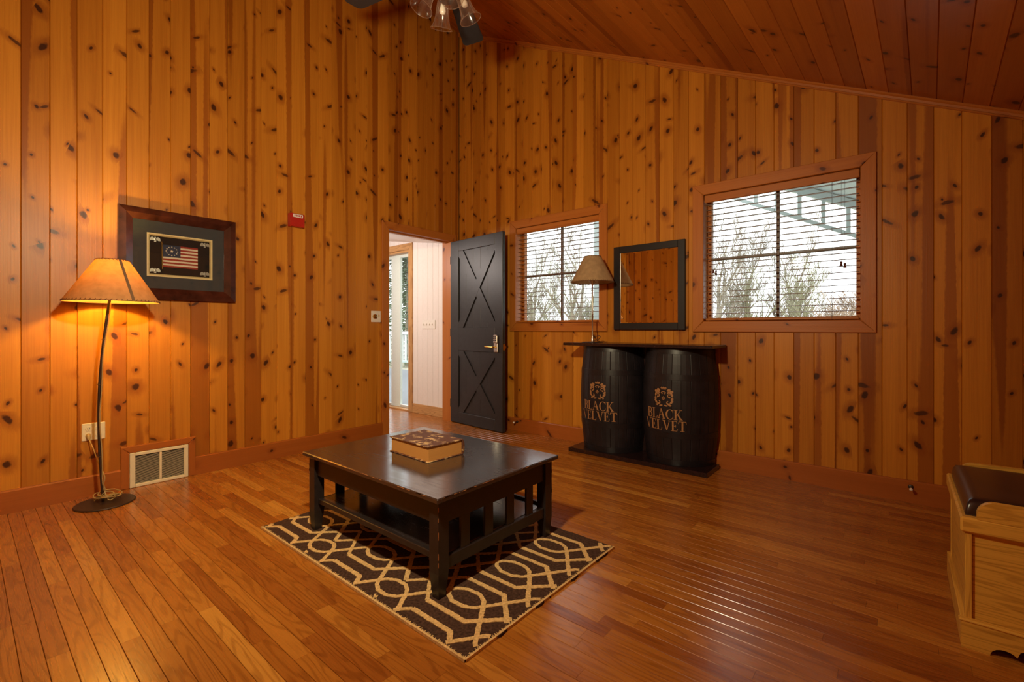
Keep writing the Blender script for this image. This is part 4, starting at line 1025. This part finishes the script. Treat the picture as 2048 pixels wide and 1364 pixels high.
for a, b, c, d in ((-VW, -VW+0.030, -VH, VH), (VW-0.026, VW, -VH, VH), (-VW+0.030, VW-0.026, VH-0.022, VH), (-VW+0.030, VW-0.026, -VH, -VH+0.022), (-0.004, 0.010, -VH+0.022, VH-0.022)):
    MB().box(0.004, 0.024, a, b, c, d, 0.003).build('grille_frame', M['vent_metal'], vn)
lv = None
for a, b in ((-VW+0.030, -0.004), (0.010, VW-0.026)):
    lv = None
    for k in range(24):
        z = -VH+0.027+k*0.0076
        if lv is None:
            m_ = MB(); m_.prism([(0.008, -0.0012), (0.0195, 0.0006), (0.0195, 0.0024), (0.008, 0.0004)], lambda q: (q[0], b, z+q[1]), lambda q: (q[0], a, z+q[1])); lv = fix_normals(m_.build('louvre', M['vent_metal'], vn)); zl = z
        else: share(lv, vn, (0, 0, z-zl))
def doorstop(x, label):
    r = empty('door_stop', (x, -0.019, 0.098)); tag(r, label, 'door stop', 'spring door stops on the baseboard')
    rot = Matrix.Rotation(PI/2, 4, 'X')
    auto_smooth(MB().lathe([(0.0, 0.0), (0.014, 0.0), (0.013, 0.006), (0.006, 0.010), (0.0, 0.010)], (0, 0, 0), 14, xf=rot).build('mount', M['iron'], r))
    auto_smooth(MB().lathe([(0.005, 0.008), (0.005, 0.055), (0.0, 0.055)], (0, 0, 0), 10, xf=rot).build('rod', M['iron'], r))
    auto_smooth(MB().lathe([(0.0, 0.052), (0.0085, 0.053), (0.0085, 0.064), (0.005, 0.068), (0.0, 0.069)], (0, 0, 0), 12, xf=rot).build('rubber_tip', M['white_plastic'], r))
doorstop(4.03, 'small door stop on the baseboard near the bench'); doorstop(0.90, 'small door stop on the baseboard behind the open black door')

# ------------------------------------------------------------------ oak bench at the right
bn = empty('hall_bench', (4.148, -1.30, 0.0)); tag(bn, 'golden oak storage bench with dark leather cushion at the right edge', 'bench')
BD = 0.45; Y0, Y1 = -0.300, 0.300     # local: x 0..BD from seat front to back, y front end..far end
def Bx(*a, name='panel', mat=None, ch=0.002, grain=None): return MB().box(*a, ch, grain=grain).build(name, mat or M['oak_bench'], bn)
Bx(0.0185, BD, Y0+0.012, Y0+0.028, 0.085, 0.385, name='end_panel', grain=0); Bx(0.0185, BD, Y1-0.028, Y1-0.012, 0.085, 0.385, name='end_panel', grain=0)
Bx(0.002, 0.015, Y0+0.029, Y1-0.029, 0.085, 0.385, name='front_panel'); Bx(BD-0.016, BD, Y0+0.03, Y1-0.03, 0.02, 0.60, name='back_panel')
for yy in (Y0, Y1-0.03): Bx(0.0, 0.018, yy, yy+0.030, 0.085, 0.392, name='corner_post')
Bx(-0.012, BD, Y0-0.012, Y1+0.012, 0.386, 0.438, name='seat_board', ch=0.006, grain=0)
for yy, sg in ((Y0-0.010, 1), (Y1+0.010, -1)):
    prof = [(0.028, 0.437)]+[(0.072+0.044*math.cos(PI-a), 0.452+0.046*math.sin(a)) for a in [i*PI/2/8 for i in range(9)]]+[(BD, 0.500), (BD, 0.437)]
    m_ = MB(); y2 = yy+sg*0.024
    m_.prism([(p[0], p[1]) for p in prof], lambda q: (q[0], yy, q[1]), lambda q: (q[0], y2, q[1]))
    m_.U = [(b_, a_) for a_, b_ in m_.U]
    fix_normals(m_.build('arm_rail', M['oak_bench'], bn))
def plinth(yA, yB, name):
    top_, cut = 0.092, []
    pts = [(-0.010, 0.0), (0.058, 0.0)]+[(0.092+0.034*math.cos(PI-a), 0.0+0.030*math.sin(a)) for a in [i*PI*0.80/8 for i in range(1, 9)]]
    pts += [(0.152+0.034*math.cos(PI-a), 0.018+0.030*math.sin(a)) for a in [PI*0.22+i*PI*0.5/6 for i in range(7)]]+[(0.40, 0.048), (0.40, 0.0), (BD, 0.0), (BD, top_), (-0.010, top_)]
    m_ = MB(); m_.prism(pts, lambda q: (q[0], yA, q[1]), lambda q: (q[0], yB, q[1])); m_.U = [(b_, a_) for a_, b_ in m_.U]; fix_normals(m_.build(name, M['oak_bench'], bn))
plinth(Y0-0.014, Y0+0.006, 'base_board'); plinth(Y1-0.006, Y1+0.014, 'base_board')
Bx(-0.0105, 0.006, Y0+0.007, Y1-0.007, 0.0, 0.0915, name='base_board'); Bx(-0.016, BD, Y0-0.018, Y0+0.008, 0.088, 0.098, name='base_moulding', ch=0.004)
cs = MB(); nu, nv = 14, 20; cx0, cx1, cy0, cy1 = 0.002, BD-0.02, Y0+0.018, Y1-0.018
def cpad(i, j):
    a, b = i/nu, j/nv; ea = min(a, 1-a)*2; eb = min(b, 1-b)*2
    prof_ = lambda e: min(1.0, math.sqrt(max(0.0, 1-(1-min(e*9, 1))**2)))
    h = 0.048*min(prof_(ea), prof_(eb)) if min(ea, eb) > 0 else 0.0
    return (cx0+(cx1-cx0)*a, cy0+(cy1-cy0)*b, 0.444+h+0.006*math.sin(PI*a)*math.sin(PI*b))
ticks = lambda n: [0, 0.012, 0.03, 0.06, 0.1]+[0.1+0.8*k/(n-10) for k in range(1, n-10)]+[0.9, 0.94, 0.97, 0.988, 1.0]
tu, tv = ticks(16), ticks(18)
idx = {}
V = []
for i, a in enumerate(tu):
    for j, b in enumerate(tv):
        p = cpad(a*nu, b*nv); idx[i, j] = len(V); V.append(p)
Fq = [[idx[i, j], idx[i+1, j], idx[i+1, j+1], idx[i, j+1]] for i in range(len(tu)-1) for j in range(len(tv)-1)]
b0 = len(V); V += [(cx0, cy0, 0.438), (cx1, cy0, 0.438), (cx1, cy1, 0.438), (cx0, cy1, 0.438)]
def skirt(ids, c0, c1):
    Fq.append([c0]+[c1]+list(reversed(ids)))
n_, m2 = len(tu)-1, len(tv)-1
skirt([idx[i, 0] for i in range(n_+1)], b0, b0+1); skirt([idx[n_, j] for j in range(m2+1)], b0+1, b0+2)
skirt([idx[n_-i, m2] for i in range(n_+1)], b0+2, b0+3); skirt([idx[0, m2-j] for j in range(m2+1)], b0+3, b0)
cu = mesh_obj('cushion', V, Fq, M['leather'], bn); auto_smooth(fix_normals(cu), 60)

# ------------------------------------------------------------------ ceiling fan
HC = Vector((2.13, -2.12, 3.0)); cz_top = zc(HC.x)
fn = empty('ceiling_fan', HC); tag(fn, 'black five-blade ceiling fan with clear glass bell shades', 'ceiling fan')
auto_smooth(MB().lathe([(0.0, -0.05), (0.06, -0.05), (0.115, -0.02), (0.125, 0.03), (0.10, 0.08), (0.04, 0.11), (0.0, 0.11)], (0, 0, 0), 32).build('motor_housing', M['fan_black'], fn), 40)
MB().tube([(0, 0, 0.10), (0, 0, cz_top-3.0)], 0.013, 12).build('downrod', M['fan_black'], fn)
auto_smooth(MB().lathe([(0.03, cz_top-3.0-0.10), (0.07, cz_top-3.0-0.05), (0.075, cz_top-3.0+0.03), (0.0, cz_top-3.0+0.03)], (0, 0, 0), 24).build('canopy', M['fan_black'], fn), 40)
for k in range(5):
    an = math.radians(122+72*k); R_ = Matrix.Rotation(an, 4, 'Z') @ Matrix.Rotation(math.radians(-12), 4, 'X')
    m_ = MB(); o = []
    w0, w1, r0, r1, cr = 0.050, 0.070, 0.20, 0.672, 0.030
    o = [(r0, -w0), (r1-cr, -w1)]+[(r1-cr+cr*math.sin(a), -w1+cr-cr*math.cos(a)) for a in (PI/6, PI/3, PI/2)]+[(r1-cr+cr*math.cos(a), w1-cr+cr*math.sin(a)) for a in (0, PI/6, PI/3, PI/2)]+[(r0, w0)]
    m_.prism(o, lambda q: R_ @ Vector((q[0], q[1], -0.003)), lambda q: R_ @ Vector((q[0], q[1], 0.003)))
    bd = fix_normals(m_.build('blade', M['fan_black'], fn))
    m_ = MB().box(0.10, 0.27, -0.018, 0.018, 0.003, 0.009, 0.002); m_.V = [R_ @ v for v in m_.V]; m_.build('blade_iron', M['iron'], bd)
auto_smooth(MB().lathe([(0.0, -0.19), (0.035, -0.185), (0.055, -0.15), (0.045, -0.09), (0.06, -0.05)], (0, 0, 0), 24).build('light_kit_hub', M['fan_black'], fn), 40)
for k in range(4):
    an = math.radians(60+90*k); c, s_ = math.cos(an), math.sin(an); tilt = math.radians(24)
    MB().tube([(0.03*c, 0.03*s_, -0.13), (0.060*c, 0.060*s_, -0.105), (0.078*c, 0.078*s_, -0.12)], 0.009, 8).build('lamp_arm', M['fan_black'], fn)
    X_ = Matrix.Translation((0.072*c, 0.072*s_, -0.118)) @ Matrix.Rotation(an, 4, 'Z') @ Matrix.Rotation(-tilt, 4, 'Y')
    m_ = MB(); prof = [(0.020, -0.005), (0.030, -0.020), (0.033, -0.05), (0.036, -0.09), (0.044, -0.125), (0.058, -0.150)]
    n = 40; m = len(prof)
    for i, (r, z) in enumerate(prof):
        for q in range(n):
            rr = r*(1+(0.035 if q % 2 else 0.0)); m_.V.append(X_ @ Vector((rr*math.cos(2*PI*q/n), rr*math.sin(2*PI*q/n), z)))
    for i in range(m-1):
        for q in range(n): m_.F.append([i*n+q, i*n+(q+1) % n, (i+1)*n+(q+1) % n, (i+1)*n+q]); m_.U += [(0, 0)]*4
    gs_ = m_.build('glass_shade', M['fan_glass'], fn, smooth=True)
    MB().tube([X_ @ Vector((0.060*math.cos(2*PI*q/40), 0.060*math.sin(2*PI*q/40), -0.150)) for q in range(40)], 0.0018, 5, closed=True).build('rim', M['fan_glass'], gs_)
    auto_smooth(MB().lathe([(0.0, -0.085), (0.014, -0.08), (0.019, -0.065), (0.013, -0.04), (0.011, -0.01)], (0, 0, 0), 14, xf=X_).build('bulb', M['clear_strobe'], gs_))
    auto_smooth(MB().lathe([(0.023, -0.022), (0.023, 0.004), (0.0, 0.008)], (0, 0, 0), 14, xf=X_).build('socket_cup', M['fan_black'], fn))

# ------------------------------------------------------------------ outdoors
gnd = MB(); gnd.box(-60, 60, 4.3, 90, -1.0, -0.62); g_ = gnd.build('ground', M['meadow']); tag(g_, kind='structure')
dk = MB().box(-9, 7, 0.15, 4.2, -0.2, -0.06).build('floor_porch', M['deck']); tag(dk, kind='structure')
# porch roof carried out from the house, and the picket frieze hanging under its edge
pr = MB(); pr.prism([(2.4, 0.14), (7.0, 0.14), (7.0, 4.0), (2.4, 4.0)], lambda p: (p[0], p[1], zc(p[0])+0.02), lambda p: (p[0], p[1], zc(p[0])+0.16))
po = tag(fix_normals(pr.build('porch_roof', M['mint_white'])), 'pale mint underside of the sloping porch roof outside', 'roof')
fz = empty('porch_frieze', (3.4, 3.85, 2.6)); tag(fz, 'sloping pale mint picket frieze under the porch roof edge', 'frieze')
def FZ(mb, name):
    for v in mb.V: v -= Vector(fz.location)
    return fix_normals(mb.build(name, M['mint_white'], fz))
zl = lambda x: 3.030-0.516*(x-2.115)
m_ = MB(); m_.prism([(3.82, -0.027), (3.88, -0.027), (3.88, 0.027), (3.82, 0.027)], lambda q: (1.7, q[0], zl(1.7)+q[1]), lambda q: (4.6, q[0], zl(4.6)+q[1])); FZ(m_, 'lower_rail')
m_ = MB(); m_.prism([(3.80, -0.06), (3.90, -0.06), (3.90, 0.05), (3.80, 0.05)], lambda q: (1.5, q[0], zc(1.5)+q[1]-0.05), lambda q: (4.6, q[0], zc(4.6)+q[1]-0.05)); FZ(m_, 'upper_rail')
for x in (2.33, 2.61, 2.89, 3.17, 3.45, 3.73): FZ(MB().box(x-0.024, x+0.024, 3.83, 3.87, zl(x), zc(x)-0.06), 'picket')
def post(x, y, label):
    r = empty('porch_post', (x, y, -0.06)); tag(r, label, 'post', 'pale mint porch posts')
    MB().box(-0.09, 0.09, -0.09, 0.09, 0.0, 3.4, 0.008).build('shaft', M['mint_white'], r)
    MB().box(-0.12, 0.12, -0.12, 0.12, 0.0, 0.18, 0.01).build('base_block', M['mint_white'], r)
post(0.50, 2.5, 'pale mint porch post at the right side of the view through the small window')
rl = empty('porch_railing', (-5.2, 3.6, -0.06)); tag(rl, 'white porch railing with balusters seen through the glass door', 'railing')
MB().box(-3.5, 2.6, -0.045, 0.045, 0.98, 1.06, 0.01).build('top_rail', M['white_paint'], rl)
MB().box(-3.5, 2.6, -0.03, 0.03, 0.26, 0.32, 0.008).build('bottom_rail', M['mint_white'], rl)
for x in (-3.5, -1.5, 0.5, 2.5): MB().box(x-0.05, x+0.05, -0.05, 0.05, 0.0, 1.12, 0.008).build('newel_post', M['white_paint'], rl)
b_ = None
for i in range(44):
    x = -3.4+i*0.135
    if b_ is None: b_ = MB().box(x-0.022, x+0.022, -0.022, 0.022, 0.31, 0.99).build('baluster', M['white_paint'], rl); x_0 = x
    else: share(b_, rl, (x-x_0, 0, 0))

def bare_tree(x, y, h, seed, mat, label, group, spread=0.5, levels=4, name='bare_tree', dens=1.12):
    R = random.Random(seed); mb = MB()
    def grow(p, d, L, r, lev):
        pts = [p]; rs = [r]; n = 4; q = p.copy(); dd = d.copy()
        for i in range(n):
            dd = (dd+Vector((R.uniform(-1, 1), R.uniform(-1, 1), R.uniform(-0.2, 0.7)))*0.16).normalized(); q = q+dd*L/n; pts.append(q.copy()); rs.append(r*(1-0.6*(i+1)/n))
        mb.tube(pts, rs, 5 if lev < 2 else 3, cap=False)
        if lev >= levels: return
        k = int((R.randint(4, 6) if lev else R.randint(6, 8))*dens)
        for c in range(k):
            t = R.uniform(0.25, 1.0) if lev else R.uniform(0.18, 1.0); i = min(int(t*n), n-1); bp_ = pts[i].lerp(pts[i+1], t*n-i)
            ax = Vector((R.uniform(-1, 1), R.uniform(-1, 1), R.uniform(0.1, 0.9))).normalized()
            nd = (dd*(1-spread)+ax*spread*1.3).normalized()
            grow(bp_, nd, L*R.uniform(0.42, 0.68), max(rs[i]*0.55, 0.006), lev+1)
    grow(Vector((0, 0, 0)), Vector((0, 0, 1)), h*0.62, h*0.016+0.012, 0)
    root = empty(name, (x, y, -0.64)); tag(root, label, 'tree', group)
    mb.build('branches', mat, root); return root
ORD = ['leftmost', 'second from left', 'third from left', 'fourth from left', 'fifth from left', 'sixth from left', 'rightmost']
def stand(spots, seed, mats, what, where, group, **kw):
    spots = sorted(spots, key=lambda p: proj(p[0], p[1])[0])
    for i, (x, y, h) in enumerate(spots):
        o = 'rightmost' if i == len(spots)-1 else ORD[i]
        bare_tree(x, y, h, seed+i, mats[i % len(mats)], '%s %s, %s of its kind' % (what, where, o), group, **kw)
stand([(-8.6, 12.5, 5.2), (-7.6, 11.5, 5.6), (-6.6, 12.3, 5.4), (-5.5, 11.2, 5.6), (-4.7, 12.6, 5.0), (-9.6, 14, 5.6), (-6.9, 14.5, 5.2)], 100, [M['bark'], M['bark_olive']], 'bare leafless tree', 'through the small window', 'bare trees beyond the small window')
stand([(-1.2, 12.5, 4.9), (-0.5, 11.5, 5.5), (0.4, 12.4, 4.8), (1.2, 13.0, 4.6), (-1.7, 14.2, 5.4), (1.9, 12.2, 3.6), (0.1, 14.5, 4.8)], 200, [M['bark_olive'], M['bark'], M['bark']], 'bare leafless tree', 'through the window with tassels', 'bare trees beyond the window near the bench')
stand([(2.6, 12.5, 2.9), (3.2, 12.0, 2.8), (2.0, 14.0, 3.0), (3.6, 13.2, 3.0), (0.8, 15, 3.2), (-0.9, 15.5, 3.2)], 300, [M['bark_russet']], 'low russet brush', 'through the window with tassels', 'russet brush beyond the window near the bench', spread=0.62, name='brush_shrub')
stand([(-8.2, 15.5, 3.4), (-6.0, 15.0, 3.2), (-10.3, 15.8, 3.4), (-4.6, 14.5, 3.0)], 400, [M['bark']], 'low grey brush', 'through the small window', 'grey brush beyond the small window', spread=0.62, name='brush_shrub')
def spruce(x, y, h, seed, label):
    R = random.Random(seed); root = empty('spruce_tree', (x, y, -0.64)); tag(root, label, 'tree', 'spruces beyond the porch')
    MB().tube([(0, 0, 0), (0, 0, h)], [0.16, 0.02], 8).build('trunk', M['bark'], root)
    mb = MB()
    for i in range(2600):
        t = R.random()**0.8; z = 0.3+t*(h-0.3); rad = (1-t)*h*0.26*R.uniform(0.25, 1.05)+0.05; a = R.uniform(0, 2*PI)
        p = Vector((rad*math.cos(a), rad*math.sin(a), z-rad*0.25)); o = Vector((math.cos(a), math.sin(a), -0.35)).normalized(); s_ = Vector((-math.sin(a), math.cos(a), R.uniform(-0.4, 0.4)))
        L = R.uniform(0.16, 0.36); w = R.uniform(0.03, 0.07)
        mb.poly([p, p+o*L*0.5+s_*w, p+o*L, p+o*L*0.5-s_*w])
    mb.build('foliage', M['needles'], root)
spruce(-13.0, 9.2, 5.8, 1, 'dense green spruce nearest the porch railing outside the glass door'); spruce(-15.6, 10.6, 6.4, 2, 'dense green spruce behind the nearest one outside the glass door'); spruce(-18.2, 13.2, 7.0, 3, 'tallest and farthest green spruce outside the glass door')
